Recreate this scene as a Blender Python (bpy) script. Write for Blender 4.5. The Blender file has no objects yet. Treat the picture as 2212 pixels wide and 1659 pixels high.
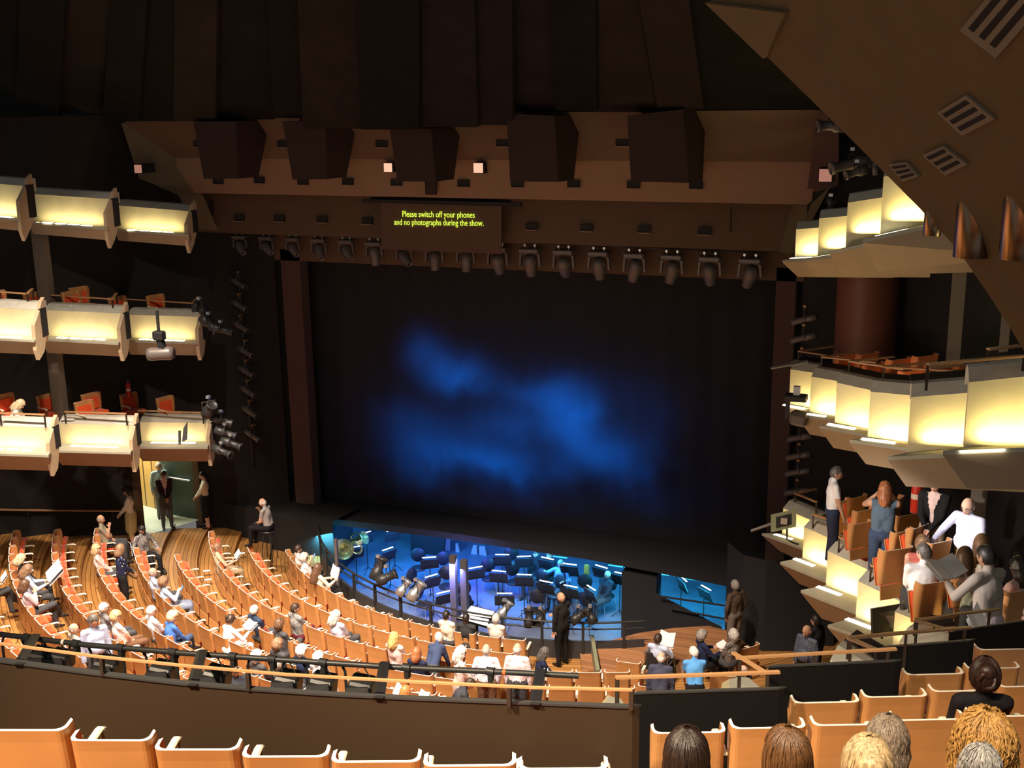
import bpy, math, random
import numpy as np
from mathutils import Vector, Matrix, Quaternion
random.seed(7)
C = bpy.context.scene.collection
SC = bpy.context.scene
# ---------------------------------------------------------------- camera
FPX = 2506.0; CXP = 1106.0; CYP = 829.5; HC = 12.3
def _cam_axes(yaw=21.0, pitch=14.1, roll=0.88):
    y, p, r = [math.radians(v) for v in (yaw, pitch, roll)]
    f = Vector((-math.sin(y)*math.cos(p), math.cos(y)*math.cos(p), -math.sin(p)))
    rt = Vector((math.cos(y), math.sin(y), 0)); up = rt.cross(f)
    return f, math.cos(r)*rt-math.sin(r)*up, math.sin(r)*rt+math.cos(r)*up
CF, CR, CU = _cam_axes()
EYE = Vector((0, 0, HC))
cd = bpy.data.cameras.new('camera'); cam = bpy.data.objects.new('camera', cd); C.objects.link(cam)
m3 = Matrix((CR, CU, -CF)).transposed(); cam.matrix_world = Matrix.Translation(EYE) @ m3.to_4x4()
cd.sensor_width = 36.0; cd.lens = FPX/2212.0*36.0; cd.clip_start = 0.1; cd.clip_end = 200
SC.camera = cam
SC.view_settings.view_transform = 'Standard'; SC.view_settings.look = 'None'; SC.view_settings.gamma = 1.0
SC.view_settings.exposure = 0.0
try: SC.view_settings.use_curve_mapping = False
except Exception: pass
SC.cycles.use_denoising = True
SC.cycles.max_bounces = 5; SC.cycles.diffuse_bounces = 3; SC.cycles.glossy_bounces = 2
SC.cycles.sample_clamp_indirect = 4.0
SC.cycles.caustics_reflective = False; SC.cycles.caustics_refractive = False
W = bpy.data.worlds.new('house_dimness'); SC.world = W; W.use_nodes = True
W.node_tree.nodes['Background'].inputs[0].default_value = (1.0, 0.97, 0.93, 1); W.node_tree.nodes['Background'].inputs[1].default_value = 0.16
# ------------------------------------------------------- measuring helpers
def ray(px, py): return CF + CR*((px-CXP)/FPX) - CU*((py-CYP)/FPX)
def atz(px, py, z): d = ray(px, py); return EYE + d*((z-HC)/d.z)
def aty(px, py, y): d = ray(px, py); return EYE + d*(y/d.y)
def atd(px, py, D): return EYE + ray(px, py)*D
def atpl(px, py, P, n): d = ray(px, py); return EYE + d*((P-EYE).dot(n)/d.dot(n))
def proj(P):
    v = Vector(P)-EYE; D = v.dot(CF); return CXP+FPX*v.dot(CR)/D, CYP-FPX*v.dot(CU)/D, D
# ---------------------------------------------------------------- house lights
def aim(o, to):
    o.rotation_euler = (Vector(to)-o.location).to_track_quat('-Z', 'Y').to_euler()
def lamp(name, typ, loc, energy, color, to=None, **k):
    l = bpy.data.lights.new(name, typ); l.energy = energy; l.color = color
    for a, b in k.items(): setattr(l, a, b)
    o = bpy.data.objects.new(name, l); C.objects.link(o); o.location = loc
    if to is not None: aim(o, to)
    return o
WARM = (1.0, 0.81, 0.64); COOLW = (0.93, 0.95, 1.0)
# rows of house downlights high above the stalls and the circle
for i, (x, y, tx, ty, e) in enumerate([(-15, 16, -17, 19, 2600), (-12, 13.5, -13.5, 18, 3000), (-8, 14, -9.5, 18.5, 3000), (-5, 15, -6.5, 19.5, 1500),
                                       (-19, 15, -19.5, 19.5, 1000), (-13, 10, -15, 16, 1700), (-7, 10.5, -8, 17.5, 1700)]):
    lamp('house_downlight', 'SPOT', (x, y, 14.2), e*3.5, WARM, (tx, ty, 1), spot_size=math.radians(58), spot_blend=0.7, shadow_soft_size=0.25)
for (x, y, z, tx, ty, tz, e, s) in [(-5.5, 2.0, 14.6, -3.8, 5.2, 8.2, 640, 60), (0.3, 3.8, 14.4, 0.6, 7.2, 7.6, 80, 50), (-1.5, 3.0, 14.6, -1.2, 6.6, 8.2, 360, 50)]:
    lamp('circle_downlight', 'SPOT', (x, y, z), e*(11.5 if x < -4 else 8.0 if x < 0 else 6.0), (1.0, 0.80, 0.56), (tx, ty, tz), spot_size=math.radians(s), spot_blend=0.8, shadow_soft_size=0.2)
# spots added in mid-air ahead of the lower boxes to light them
for (px, py, D, e, s) in [(1788, 1060, 20.5, 900, 5), (2085, 1125, 16.5, 2300, 7), (1995, 1215, 16.0, 1500, 7), (2150, 1290, 13.0, 1500, 9), (1915, 1110, 18.0, 420, 9), (1850, 1150, 18, 700, 15), (2000, 1150, 17.5, 700, 13)]:
    t = atd(px, py, D)
    lamp('box_downlight', 'SPOT', (-7.0, 8.5, 10.5), e*2.6, (1.0, 0.90, 0.86), t, spot_size=math.radians(s), spot_blend=0.7, shadow_soft_size=0.12)
for tgt, e in [((-18.6, 22.3, 4.6), 900), ((-18.6, 22.3, 7.6), 700)]:
    lamp('box_downlight', 'SPOT', (-13.5, 15.5, 13.2), e*1.3, (1.0, .82, .66), tgt, spot_size=math.radians(32), spot_blend=.8, shadow_soft_size=.15)  # spots added to bring house light onto the left boxes and chairs
lamp('bounce_fill', 'AREA', (-7, 11.5, 7.0), 90, (1.0, .78, .55), (0, 17, 6.4), shape='RECTANGLE', size=3, size_y=1, spread=math.radians(80))  # added mid-air fill for the light bounced onto the box undersides
lamp('header_fill', 'AREA', (-9.5, 12, 6.5), 45, (1.0, 0.76, 0.52), (-10.5, 26, 10.2), shape='RECTANGLE', size=9, size_y=2, spread=math.radians(110))  # added mid-air fill that brightens the header bands
# ---------------------------------------------------------------- mesh helpers
def V3(a): return Vector(a)
class MB:
    def __init__(s): s.v = []; s.f = []; s.m = []; s.sm = []
    def add(s, vs, fs, m=0, smooth=False):
        o = len(s.v); s.v.extend(tuple(v) for v in vs)
        for f in fs: s.f.append([i+o for i in f]); s.m.append(m); s.sm.append(smooth)
        return s
    def box(s, c, size, m=0, R=None, bev=0.0):
        x, y, z = [v/2 for v in size]; c = Vector(c)
        if bev > 0:
            b = min(bev, x*.9, y*.9, z*.9); vs = []
            for sx in (-1, 1):
                for sy in (-1, 1):
                    for sz in (-1, 1): vs += [(sx*x, sy*(y-b), sz*(z-b)), (sx*(x-b), sy*y, sz*(z-b)), (sx*(x-b), sy*(y-b), sz*z)]
            import itertools
            idx = {}
            k = 0
            for sx in (-1, 1):
                for sy in (-1, 1):
                    for sz in (-1, 1): idx[(sx, sy, sz)] = k; k += 3
            fs = []
            def q(*a): fs.append(list(a))
            for sg in (-1, 1):
                q(*[idx[(sg, a, b2)] for a, b2 in ((-1, -1), (1, -1), (1, 1), (-1, 1))][::sg])
                q(*[idx[(a, sg, b2)]+1 for a, b2 in ((-1, -1), (1, -1), (1, 1), (-1, 1))][::-sg])
                q(*[idx[(a, b2, sg)]+2 for a, b2 in ((-1, -1), (1, -1), (1, 1), (-1, 1))][::sg])
            for a in (-1, 1):
                for b2 in (-1, 1):
                    q(idx[(a, b2, -1)], idx[(a, b2, 1)], idx[(a, b2, 1)]+1, idx[(a, b2, -1)]+1)
                    q(idx[(a, -1, b2)], idx[(a, 1, b2)], idx[(a, 1, b2)]+2, idx[(a, -1, b2)]+2)
                    q(idx[(-1, a, b2)]+1, idx[(1, a, b2)]+1, idx[(1, a, b2)]+2, idx[(-1, a, b2)]+2)
                    for c2 in (-1, 1): q(idx[(a, b2, c2)], idx[(a, b2, c2)]+1, idx[(a, b2, c2)]+2)
        else:
            vs = [(a*x, b*y, d*z) for a in (-1, 1) for b in (-1, 1) for d in (-1, 1)]
            fs = [(0, 1, 3, 2), (4, 6, 7, 5), (0, 4, 5, 1), (2, 3, 7, 6), (0, 2, 6, 4), (1, 5, 7, 3)]
        vs = [(R @ Vector(v) if R else Vector(v))+c for v in vs]
        return s.add(vs, fs, m)
    def prism(s, pts, off, m=0, mcap=None):
        n = len(pts); off = Vector(off); a = [Vector(p) for p in pts]; b = [p+off for p in a]
        s.add(a+b, [list(range(n))[::-1], [n+i for i in range(n)]], m if mcap is None else mcap)
        return s.add(a+b, [(i, (i+1) % n, n+(i+1) % n, n+i) for i in range(n)], m)
    def quad(s, pts, m=0): return s.add(pts, [list(range(len(pts)))], m)
    def tube(s, pts, r, m=0, n=8, cap=True, closed=False):
        P = [Vector(p) for p in pts]; N = len(P); rs = r if hasattr(r, '__len__') else [r]*N; vs = []; prev = None
        for i, p in enumerate(P):
            if closed: t = P[(i+1) % N]-P[i-1]
            else: t = P[min(i+1, N-1)]-P[max(i-1, 0)]
            t.normalize()
            if prev is None:
                a = Vector((0, 0, 1)) if abs(t.z) < .9 else Vector((1, 0, 0)); u = t.cross(a).normalized()
            else: u = (prev-t*prev.dot(t)).normalized()
            prev = u; w = t.cross(u)
            vs += [p+(u*math.cos(2*math.pi*k/n)+w*math.sin(2*math.pi*k/n))*rs[i] for k in range(n)]
        fs = [(i*n+k, i*n+(k+1) % n, ((i+1) % N)*n+(k+1) % n, ((i+1) % N)*n+k) for i in range(N if closed else N-1) for k in range(n)]
        s.add(vs, fs, m, True)
        if cap and not closed: s.add(vs[:n]+vs[-n:], [list(range(n))[::-1], [n+k for k in range(n)]], m)
        return s
    def cyl(s, a, b, r, m=0, n=12, r2=None): return s.tube([a, b], [r, r if r2 is None else r2], m, n)
    def ell(s, c, rad, m=0, R=None, nu=12, nv=8):
        c = Vector(c); vs = [];
        for j in range(nv+1):
            ph = -math.pi/2+math.pi*j/nv
            for i in range(nu):
                th = 2*math.pi*i/nu; v = Vector((rad[0]*math.cos(ph)*math.cos(th), rad[1]*math.cos(ph)*math.sin(th), rad[2]*math.sin(ph)))
                vs.append((R @ v if R else v)+c)
        fs = [(j*nu+i, j*nu+(i+1) % nu, (j+1)*nu+(i+1) % nu, (j+1)*nu+i) for j in range(nv) for i in range(nu)]
        return s.add(vs, fs, m, True)
    def cone(s, a, ra, b, rb, m=0, n=12):   # a closed round cone: ball, taper, ball
        a = Vector(a); b = Vector(b); d = b-a; L = d.length
        if L < 1e-5: return s.ell(a, (ra,)*3, m)
        t = d/L; K = 4; pts = []; rs = []
        for i in range(K+1):
            h = -math.pi/2*(1-i/K); pts.append(a+t*ra*math.sin(h)); rs.append(max(ra*math.cos(h), .0015))
        for i in range(K+1):
            h = math.pi/2*i/K; pts.append(b+t*rb*math.sin(h)); rs.append(max(rb*math.cos(h), .0015))
        # keep the ring axis order
        return s._rings(pts, rs, t, m, n)
    def _rings(s, pts, rs, t, m, n):
        a = Vector((0, 0, 1)) if abs(t.z) < .9 else Vector((1, 0, 0)); u = t.cross(a).normalized(); w = t.cross(u); vs = []
        for p, r in zip(pts, rs): vs += [p+(u*math.cos(2*math.pi*k/n)+w*math.sin(2*math.pi*k/n))*r for k in range(n)]
        N = len(pts)
        s.add(vs, [(i*n+k, i*n+(k+1) % n, (i+1)*n+(k+1) % n, (i+1)*n+k) for i in range(N-1) for k in range(n)], m, True)
        return s.add(vs[:n]+vs[-n:], [list(range(n))[::-1], [n+k for k in range(n)]], m, True)
    def lathe(s, prof, c, m=0, n=16, axis=None):
        c = Vector(c); q = Quaternion() if axis is None else Vector((0, 0, 1)).rotation_difference(Vector(axis)); vs = []
        for r, z in prof: vs += [c+q @ Vector((r*math.cos(2*math.pi*k/n), r*math.sin(2*math.pi*k/n), z)) for k in range(n)]
        N = len(prof)
        return s.add(vs, [(i*n+k, i*n+(k+1) % n, (i+1)*n+(k+1) % n, (i+1)*n+k) for i in range(N-1) for k in range(n)], m, True)
    def mesh(s, name, mats):
        me = bpy.data.meshes.new(name); me.from_pydata(s.v, [], s.f)
        for mt in (mats if isinstance(mats, (list, tuple)) else [mats]): me.materials.append(mt)
        me.polygons.foreach_set('material_index', s.m); me.polygons.foreach_set('use_smooth', s.sm); me.update(); return me
    def obj(s, name, mats, parent=None, loc=None):
        o = bpy.data.objects.new(name, s.mesh(name, mats)); C.objects.link(o)
        if parent is not None: o.parent = parent
        if loc is not None: o.location = loc
        return o
def tag(o, label=None, cat=None, group=None, kind=None):
    if label: o['label'] = label
    if cat: o['category'] = cat
    if group: o['group'] = group
    if kind: o['kind'] = kind
    return o
def empty(name, loc=(0, 0, 0), rz=0.0, label=None, cat=None, group=None):
    o = bpy.data.objects.new(name, None); C.objects.link(o); o.location = loc; o.rotation_euler = (0, 0, rz); o.empty_display_size = .1
    return tag(o, label, cat, group)
def struct(name, mb, mats, parent=None): return tag(mb.obj(name, mats, parent), kind='structure')
KIDS = {}
def dup(root, loc, rz=0.0, label=None, group=None, cat=None, rot=None, scale=None):
    if root.name not in KIDS: KIDS[root.name] = [(ch, list(ch.children)) for ch in root.children]
    r = root.copy(); C.objects.link(r); r.location = loc; r.rotation_euler = rot if rot is not None else (0, 0, rz)
    if scale: r.scale = scale
    if label: r['label'] = label
    if group: r['group'] = group
    for ch, gs in KIDS[root.name]:
        c = ch.copy(); C.objects.link(c); c.parent = r
        for g in gs:
            d = g.copy(); C.objects.link(d); d.parent = c
    return r
ORD = 'zeroth first second third fourth fifth sixth seventh eighth ninth tenth eleventh twelfth thirteenth fourteenth fifteenth sixteenth seventeenth eighteenth nineteenth twentieth twenty-first twenty-second twenty-third twenty-fourth twenty-fifth twenty-sixth twenty-seventh twenty-eighth twenty-ninth thirtieth thirty-first thirty-second thirty-third thirty-fourth thirty-fifth'.split()
# ---------------------------------------------------------------- materials
def mat(name, col, rough=.6, metal=0.0, spec=.4, noise=0.0, nscale=8.0, bump=0.0, bscale=60.0, emit=None, estr=0.0, sheen=0.0):
    m = bpy.data.materials.new(name); m.use_nodes = True; nt = m.node_tree; b = nt.nodes['Principled BSDF']
    b.inputs['Base Color'].default_value = (*col, 1); b.inputs['Roughness'].default_value = rough; b.inputs['Metallic'].default_value = metal
    b.inputs['Specular IOR Level'].default_value = spec
    if sheen: b.inputs['Sheen Weight'].default_value = sheen
    if emit: b.inputs['Emission Color'].default_value = (*emit, 1); b.inputs['Emission Strength'].default_value = estr
    if noise or bump: tc = nt.nodes.new('ShaderNodeTexCoord')
    if noise:
        n = nt.nodes.new('ShaderNodeTexNoise'); n.inputs['Scale'].default_value = nscale; n.inputs['Detail'].default_value = 4
        r = nt.nodes.new('ShaderNodeMapRange'); r.inputs[1].default_value = .3; r.inputs[2].default_value = .7; r.inputs[3].default_value = 1-noise; r.inputs[4].default_value = 1+noise*.5
        x = nt.nodes.new('ShaderNodeVectorMath'); x.operation = 'SCALE'; x.inputs[0].default_value = col
        nt.links.new(tc.outputs['Object'], n.inputs['Vector']); nt.links.new(n.outputs['Fac'], r.inputs[0]); nt.links.new(r.outputs[0], x.inputs['Scale']); nt.links.new(x.outputs[0], b.inputs['Base Color'])
    if bump:
        n = nt.nodes.new('ShaderNodeTexNoise'); n.inputs['Scale'].default_value = bscale; bp = nt.nodes.new('ShaderNodeBump'); bp.inputs['Strength'].default_value = bump; bp.inputs['Distance'].default_value = .01
        nt.links.new(tc.outputs['Object'], n.inputs['Vector']); nt.links.new(n.outputs['Fac'], bp.inputs['Height']); nt.links.new(bp.outputs[0], b.inputs['Normal'])
    return m
def planks(name, col, col2, centre=None, width=.085, axis='X', rough=.45):
    m = mat(name, col, rough); nt = m.node_tree; b = nt.nodes['Principled BSDF']; N = nt.nodes.new; L = nt.links.new
    g = N('ShaderNodeNewGeometry'); sp = N('ShaderNodeVectorMath')
    if centre is not None:
        sp.operation = 'SUBTRACT'; sp.inputs[1].default_value = (centre[0], centre[1], 0); L(g.outputs['Position'], sp.inputs[0])
        fl = N('ShaderNodeVectorMath'); fl.operation = 'MULTIPLY'; fl.inputs[1].default_value = (1, 1, 0); L(sp.outputs[0], fl.inputs[0])
        ln = N('ShaderNodeVectorMath'); ln.operation = 'LENGTH'; L(fl.outputs[0], ln.inputs[0]); src = ln.outputs['Value']
    else:
        s = N('ShaderNodeSeparateXYZ'); L(g.outputs['Position'], s.inputs[0]); src = s.outputs[axis]
    d = N('ShaderNodeMath'); d.operation = 'DIVIDE'; d.inputs[1].default_value = width; L(src, d.inputs[0])
    fr = N('ShaderNodeMath'); fr.operation = 'FRACT'; L(d.outputs[0], fr.inputs[0]); flr = N('ShaderNodeMath'); flr.operation = 'FLOOR'; L(d.outputs[0], flr.inputs[0])
    wn = N('ShaderNodeTexWhiteNoise'); wn.noise_dimensions = '1D'; L(flr.outputs[0], wn.inputs['W'])
    gt = N('ShaderNodeMath'); gt.operation = 'GREATER_THAN'; gt.inputs[1].default_value = .14; L(fr.outputs[0], gt.inputs[0])
    mx = N('ShaderNodeMix'); mx.data_type = 'RGBA'; mx.inputs[6].default_value = (*col2, 1); mx.inputs[7].default_value = (*col, 1); L(gt.outputs[0], mx.inputs[0])
    mr = N('ShaderNodeMapRange'); mr.inputs[3].default_value = .72; mr.inputs[4].default_value = 1.15; L(wn.outputs['Value'], mr.inputs[0])
    vs = N('ShaderNodeVectorMath'); vs.operation = 'SCALE'; L(mx.outputs[2], vs.inputs[0]); L(mr.outputs[0], vs.inputs['Scale']); L(vs.outputs[0], b.inputs['Base Color'])
    return m
def emis(name, col, s):
    m = bpy.data.materials.new(name); m.use_nodes = True; nt = m.node_tree; nt.nodes.clear(); e = nt.nodes.new('ShaderNodeEmission'); o = nt.nodes.new('ShaderNodeOutputMaterial')
    e.inputs[0].default_value = (*col, 1); e.inputs[1].default_value = s; nt.links.new(e.outputs[0], o.inputs[0]); return m
CX, CY, R1, DR, DZ = -9.30, 29.69, 8.43, .927, .153
M = {}
M['shell'] = mat('moulded_birch_ply', (.55, .26, .092), .35, noise=.10, nscale=3)
M['rim'] = mat('pale_ply_edge', (.97, .90, .80), .3, spec=.6)
M['red'] = mat('orange_red_wool', (.80, .085, .015), .9, sheen=.3, bump=.2, bscale=400)
M['arm'] = mat('cream_armrest', (.86, .78, .62), .35)
M['maroon'] = mat('maroon_steel', (.16, .012, .008), .4)
M['steel'] = mat('bronzed_steel', (.30, .17, .08), .35, metal=.4)
M['floor'] = planks('brush_box_floor', (.46, .225, .068), (.16, .065, .018), (CX, CY), .11)
M['stagewood'] = planks('platform_boards', (.40, .19, .085), (.22, .10, .045), None, .10, 'Y')
M['black'] = mat('matt_black_paint', (.032, .031, .032), .75, spec=.15)
M['blackwall'] = mat('black_wall_paint', (.026, .024, .023), .8, spec=.1)
M['bronze'] = mat('brown_black_fascia', (.045, .028, .016), .6, spec=.2)
M['brown'] = mat('brown_painted_header', (.15, .098, .064), .8, spec=.1, noise=.05, nscale=1.2)
M['soffit'] = mat('brown_painted_soffit', (.19, .132, .068), .8, spec=.1, noise=.06, nscale=2)
M['brown2'] = mat('lighter_brown_header', (.30, .19, .125), .8, spec=.1, noise=.05, nscale=1.2)
M['pillar'] = mat('dark_red_brown_paint', (.11, .068, .055), .8, spec=.1)
M['drape'] = mat('black_velour', (.045, .043, .042), .95, spec=.05)
M['panel'] = mat('white_birch_front', (.78, .70, .45), .5, noise=.12, nscale=2.5)
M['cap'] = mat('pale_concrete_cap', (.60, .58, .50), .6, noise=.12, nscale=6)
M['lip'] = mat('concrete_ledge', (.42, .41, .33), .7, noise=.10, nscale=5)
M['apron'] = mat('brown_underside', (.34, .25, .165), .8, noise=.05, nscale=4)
M['rail'] = mat('timber_handrail', (.55, .30, .14), .35)
M['railmetal'] = mat('dark_bronze_post', (.055, .038, .028), .45, metal=.3)
M['gear'] = mat('black_lighting_metal', (.030, .030, .031), .42, metal=.2)
M['gearlit'] = mat('dark_grey_lantern_body', (.16, .14, .13), .4, metal=.3)
M['silver'] = mat('bare_aluminium', (.62, .66, .68), .3, metal=.8)
M['lens'] = emis('ledge_light_lens', (1.0, .93, .66), 9.0)
M['glass'] = mat('dark_screen_glass', (.02, .022, .025), .15)
# ---------------------------------------------------------------- stalls floor: one curved terrace per row
def arc(r, a0, a1, n, z): return [(CX+r*math.cos(math.radians(a0+(a1-a0)*i/n)), CY+r*math.sin(math.radians(a0+(a1-a0)*i/n)), z) for i in range(n+1)]
NROW = 12
def rowz(k): return DZ*(k-1)
mb = MB(); n = 300
DA = atz(313, 1152, .62); DB = atz(432, 1127, .50); F2 = Vector((-17.2, 26.95, 0)); G1 = atz(190, 1158, .86); G2 = atz(0, 1165, 1.1); G3 = G2+(G2-G1)*2.4
WLP = [F2, DB, DA, G1, G2, G3]
def beyond(p):
    """is a floor point on the far side of the black wall"""
    for a, b in zip(WLP, WLP[1:]):
        lo, hi = min(a.x, b.x), max(a.x, b.x)
        if lo <= p[0] <= hi: return p[1] > a.y+(b.y-a.y)*(p[0]-a.x)/(b.x-a.x)+.1
    return p[0] < G3.x
for k in range(1, NROW+4):
    ro = R1+DR*(k-1)+.34; ri = ro-DR; z = rowz(k)
    if k == 1: ri = 7.3
    a = arc(ri, -178, -10, n, z); b = arc(ro, -178, -10, n, z); c = arc(ro, -178, -10, n, z+DZ)
    ks = [i for i in range(n) if not beyond(b[i]) or not beyond(b[i+1])]
    mb.add(a+b, [(i, i+1, n+2+i, n+1+i) for i in ks]); mb.add(b+c, [(i, i+1, n+2+i, n+1+i) for i in ks])
struct('floor', mb, M['floor'])
# the foyer floor and cross aisle at the door sits level with the fourth row
# left wall, a black faceted wall running behind the boxes
WL = [(-16.9, 25.6), (-18.05, 24.75), (-19.75, 23.75), (-21.1, 22.9), (-24.2, 21.3), (-28, 19.0)]
DOOR = ((-18.05, 24.75), (-19.75, 23.75))
def wallstrip(mb, pts, z0, z1, m=0):
    for a, b in zip(pts, pts[1:]): mb.quad([(a[0], a[1], z0), (b[0], b[1], z0), (b[0], b[1], z1), (a[0], a[1], z1)], m)
mb = None
# door reveal: from the measured jambs
dz0 = 1.30
dl = atz(309, 1147, dz0); dr = atz(432, 1128, dz0)
for P in (dl, dr): P.z = 0

# pilasters on the back wall of each tier of boxes
for px, w, yy, y0, y1 in [(86, 46, 22.0, 500, 640), (270, 42, 25.0, 505, 650), (118, 40, 22.0, 770, 880), (287, 46, 25.0, 772, 885)]:
    a = aty(px-w/2, y0, yy); b = aty(px+w/2, y1, yy)
    m_ = MB().box(((a.x+b.x)/2, yy+.1, (a.z+b.z)/2), (abs(b.x-a.x)*.8, .2, a.z-b.z+.9))
    struct('pilaster', m_, [M['pilaster'] if 'pilaster' in M else M.setdefault('pilaster', mat('grey_brown_pilaster', (.15, .12, .09), .8))])
# right side wall behind the boxes
mb = MB(); wallstrip(mb, [(-3.0, 25.6), (-.9, 25.2), (2.2, 22.0), (6.5, 19.0), (9, 10)], -.5, 12.3)
struct('wall_right', mb, M['blackwall'])
mb = MB().cyl((-1.62, 25.0, 5.5), (-1.62, 25.0, 9.6), .62, 0, 24)
struct('trim_1', mb, mat('red_brown_curved_corner', (.17, .060, .035), .5))
mb = MB()
for px, w, y0, y1, yy in [(2065, 18, 610, 770, 21.0), (2170, 14, 690, 760, 19.0), (2110, 24, 1060, 1180, 19.5)]:
    a = aty(px-w/2, y0, yy); b = aty(px+w/2, y1, yy); mb.box(((a.x+b.x)/2, yy, (a.z+b.z)/2), (abs(b.x-a.x), .1, a.z-b.z+.5))
struct('pilaster', mb, M['pilaster'])
# ---------------------------------------------------------------- proscenium, stage house
def xp(px, py, y): return aty(px, py, y).x
mb = MB()
mb.box((-17.45, 27.3, 4.0), (.86-.0, .5, 9.4))            # red-brown pier beside the opening, house left
P0 = xp(606, 561, 27); P1 = xp(647, 561, 27)
mb = MB().box(((P0+P1)/2, 27.2, 4.2), (P1-P0, .4, 8.2)); struct('pillar_left', mb, M['pillar'])
Q0 = xp(1677, 603, 27); Q1 = xp(1720, 603, 27)
mb = MB().box(((Q0+Q1)/2, 27.2, 4.2), (Q1-Q0, .4, 8.2)); struct('pillar_right', mb, M['pillar'])
mb = MB(); mb.box((P0-1.9, 27.5, 5), (3.8, .2, 13)); struct('wall_stage_left', mb, M['drape'])
mb = MB(); mb.box((Q1+1.6, 27.5, 5), (3.2, .2, 13)); struct('wall_stage_right', mb, M['drape'])
mb = MB(); mb.prism([(-16.6, 26.5, .9), (-12.5, 26.6, .9), (-8.2, 26.45, .9), (-4.6, 25.95, .9), (-1.5, 25.2, .9), (-1.5, 34, .9), (-19, 34, .9)], (0, 0, -.18))
struct('stage_floor', mb, M['black'])
mb = MB(); mb.quad([(-26, 34, -3), (6, 34, -3), (6, 34, 14), (-26, 34, 14)]); struct('wall_stage_back', mb, M['drape'])
# the dark front cloth that catches the blue cloud projection: hangs in soft vertical folds
mb = MB(); nx = 120; vs = []
for i in range(nx+1):
    x = -19.5+16.2*i/nx; y = 28.0+.035*math.sin(i*1.1)+.02*math.sin(i*.37+1)
    vs += [(x, y, .9), (x, y, 9.6)]
mb.add(vs, [(2*i, 2*i+2, 2*i+3, 2*i+1) for i in range(nx)], 0, True)
cloth = mb.obj('stage_cloth', mat('dark_grey_gauze', (.034, .034, .036), .95, spec=.05)); tag(cloth, 'dark stage cloth lit with a blurred blue cloud projection behind the orchestra pit', 'curtain')
# the projector that throws the cloud
pl = lamp('cloud_projector', 'SPOT', (-9.6, 8.0, 9.0), 150000, (.002, .19, 1.0), (-10.35, 28, 4.4), spot_size=math.radians(50), spot_blend=.2, shadow_soft_size=.02)
nt = (pl.data.use_nodes, pl.data.node_tree)[1] if False else None
pl.data.use_nodes = True; nt = pl.data.node_tree; em = nt.nodes.get('Emission') or nt.nodes.new('ShaderNodeEmission')
tc = nt.nodes.new('ShaderNodeTexCoord'); sp = nt.nodes.new('ShaderNodeSeparateXYZ'); nt.links.new(tc.outputs['Normal'], sp.inputs[0])
def nmath(nt, op, a, b=None, clamp=False):
    n = nt.nodes.new('ShaderNodeMath'); n.operation = op; n.use_clamp = clamp
    for i, v in enumerate((a, b)):
        if v is None: continue
        if isinstance(v, (int, float)): n.inputs[i].default_value = v
        else: nt.links.new(v, n.inputs[i])
    return n.outputs[0]
U = nmath(nt, 'DIVIDE', sp.outputs['X'], sp.outputs['Z']); Vv = nmath(nt, 'DIVIDE', sp.outputs['Y'], sp.outputs['Z'])
# soft blotches of the gobo, in beam coordinates
Lm = pl.rotation_euler.to_matrix().transposed()
def gob(px, py):
    P = aty(px, py, 28.0); d = Lm @ (P-pl.location); return d.x/d.z, d.y/d.z
acc = None
nz = nt.nodes.new('ShaderNodeTexNoise'); nz.inputs['Scale'].default_value = 13; nz.inputs['Detail'].default_value = 4
cb = nt.nodes.new('ShaderNodeCombineXYZ'); nt.links.new(U, cb.inputs[0]); nt.links.new(Vv, cb.inputs[1]); nt.links.new(cb.outputs[0], nz.inputs['Vector'])
wob = nmath(nt, 'MULTIPLY', nmath(nt, 'SUBTRACT', nz.outputs['Fac'], .5), .06)
Uw = nmath(nt, 'ADD', U, wob); Vw = nmath(nt, 'SUBTRACT', Vv, wob)
for px, py, rx, ry, w in [(985, 805, 62, 40, .75), (915, 762, 42, 46, .42), (1180, 858, 105, 42, .62), (1235, 895, 62, 62, .62), (1120, 925, 120, 34, .5), (1300, 985, 85, 48, .70), (1000, 985, 110, 44, .62),
                          (905, 960, 70, 60, .34), (1090, 1000, 100, 32, .45), (880, 905, 70, 40, .2), (1160, 1040, 230, 50, .16), (1130, 900, 300, 150, .13), (1380, 870, 70, 60, .10), (1400, 990, 60, 60, .12)]:
    u0, v0 = gob(px, py); u1, _ = gob(px+rx, py); _, v1 = gob(px, py+ry)
    du = nmath(nt, 'DIVIDE', nmath(nt, 'SUBTRACT', Uw, u0), abs(u1-u0)); dv = nmath(nt, 'DIVIDE', nmath(nt, 'SUBTRACT', Vw, v0), abs(v1-v0))
    r2 = nmath(nt, 'ADD', nmath(nt, 'MULTIPLY', du, du), nmath(nt, 'MULTIPLY', dv, dv))
    g = nmath(nt, 'MULTIPLY', nmath(nt, 'EXPONENT', nmath(nt, 'MULTIPLY', r2, -.9)), w)
    acc = g if acc is None else nmath(nt, 'ADD', acc, g)
mr = nt.nodes.new('ShaderNodeMapRange'); mr.inputs[1].default_value = .30; mr.inputs[2].default_value = .62; mr.inputs[3].default_value = .55; mr.inputs[4].default_value = 1.15
nt.links.new(nz.outputs['Fac'], mr.inputs[0])
nt.links.new(nmath(nt, 'MULTIPLY', nmath(nt, 'POWER', acc, 1.35), mr.outputs[0]), em.inputs['Strength'])
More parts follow.
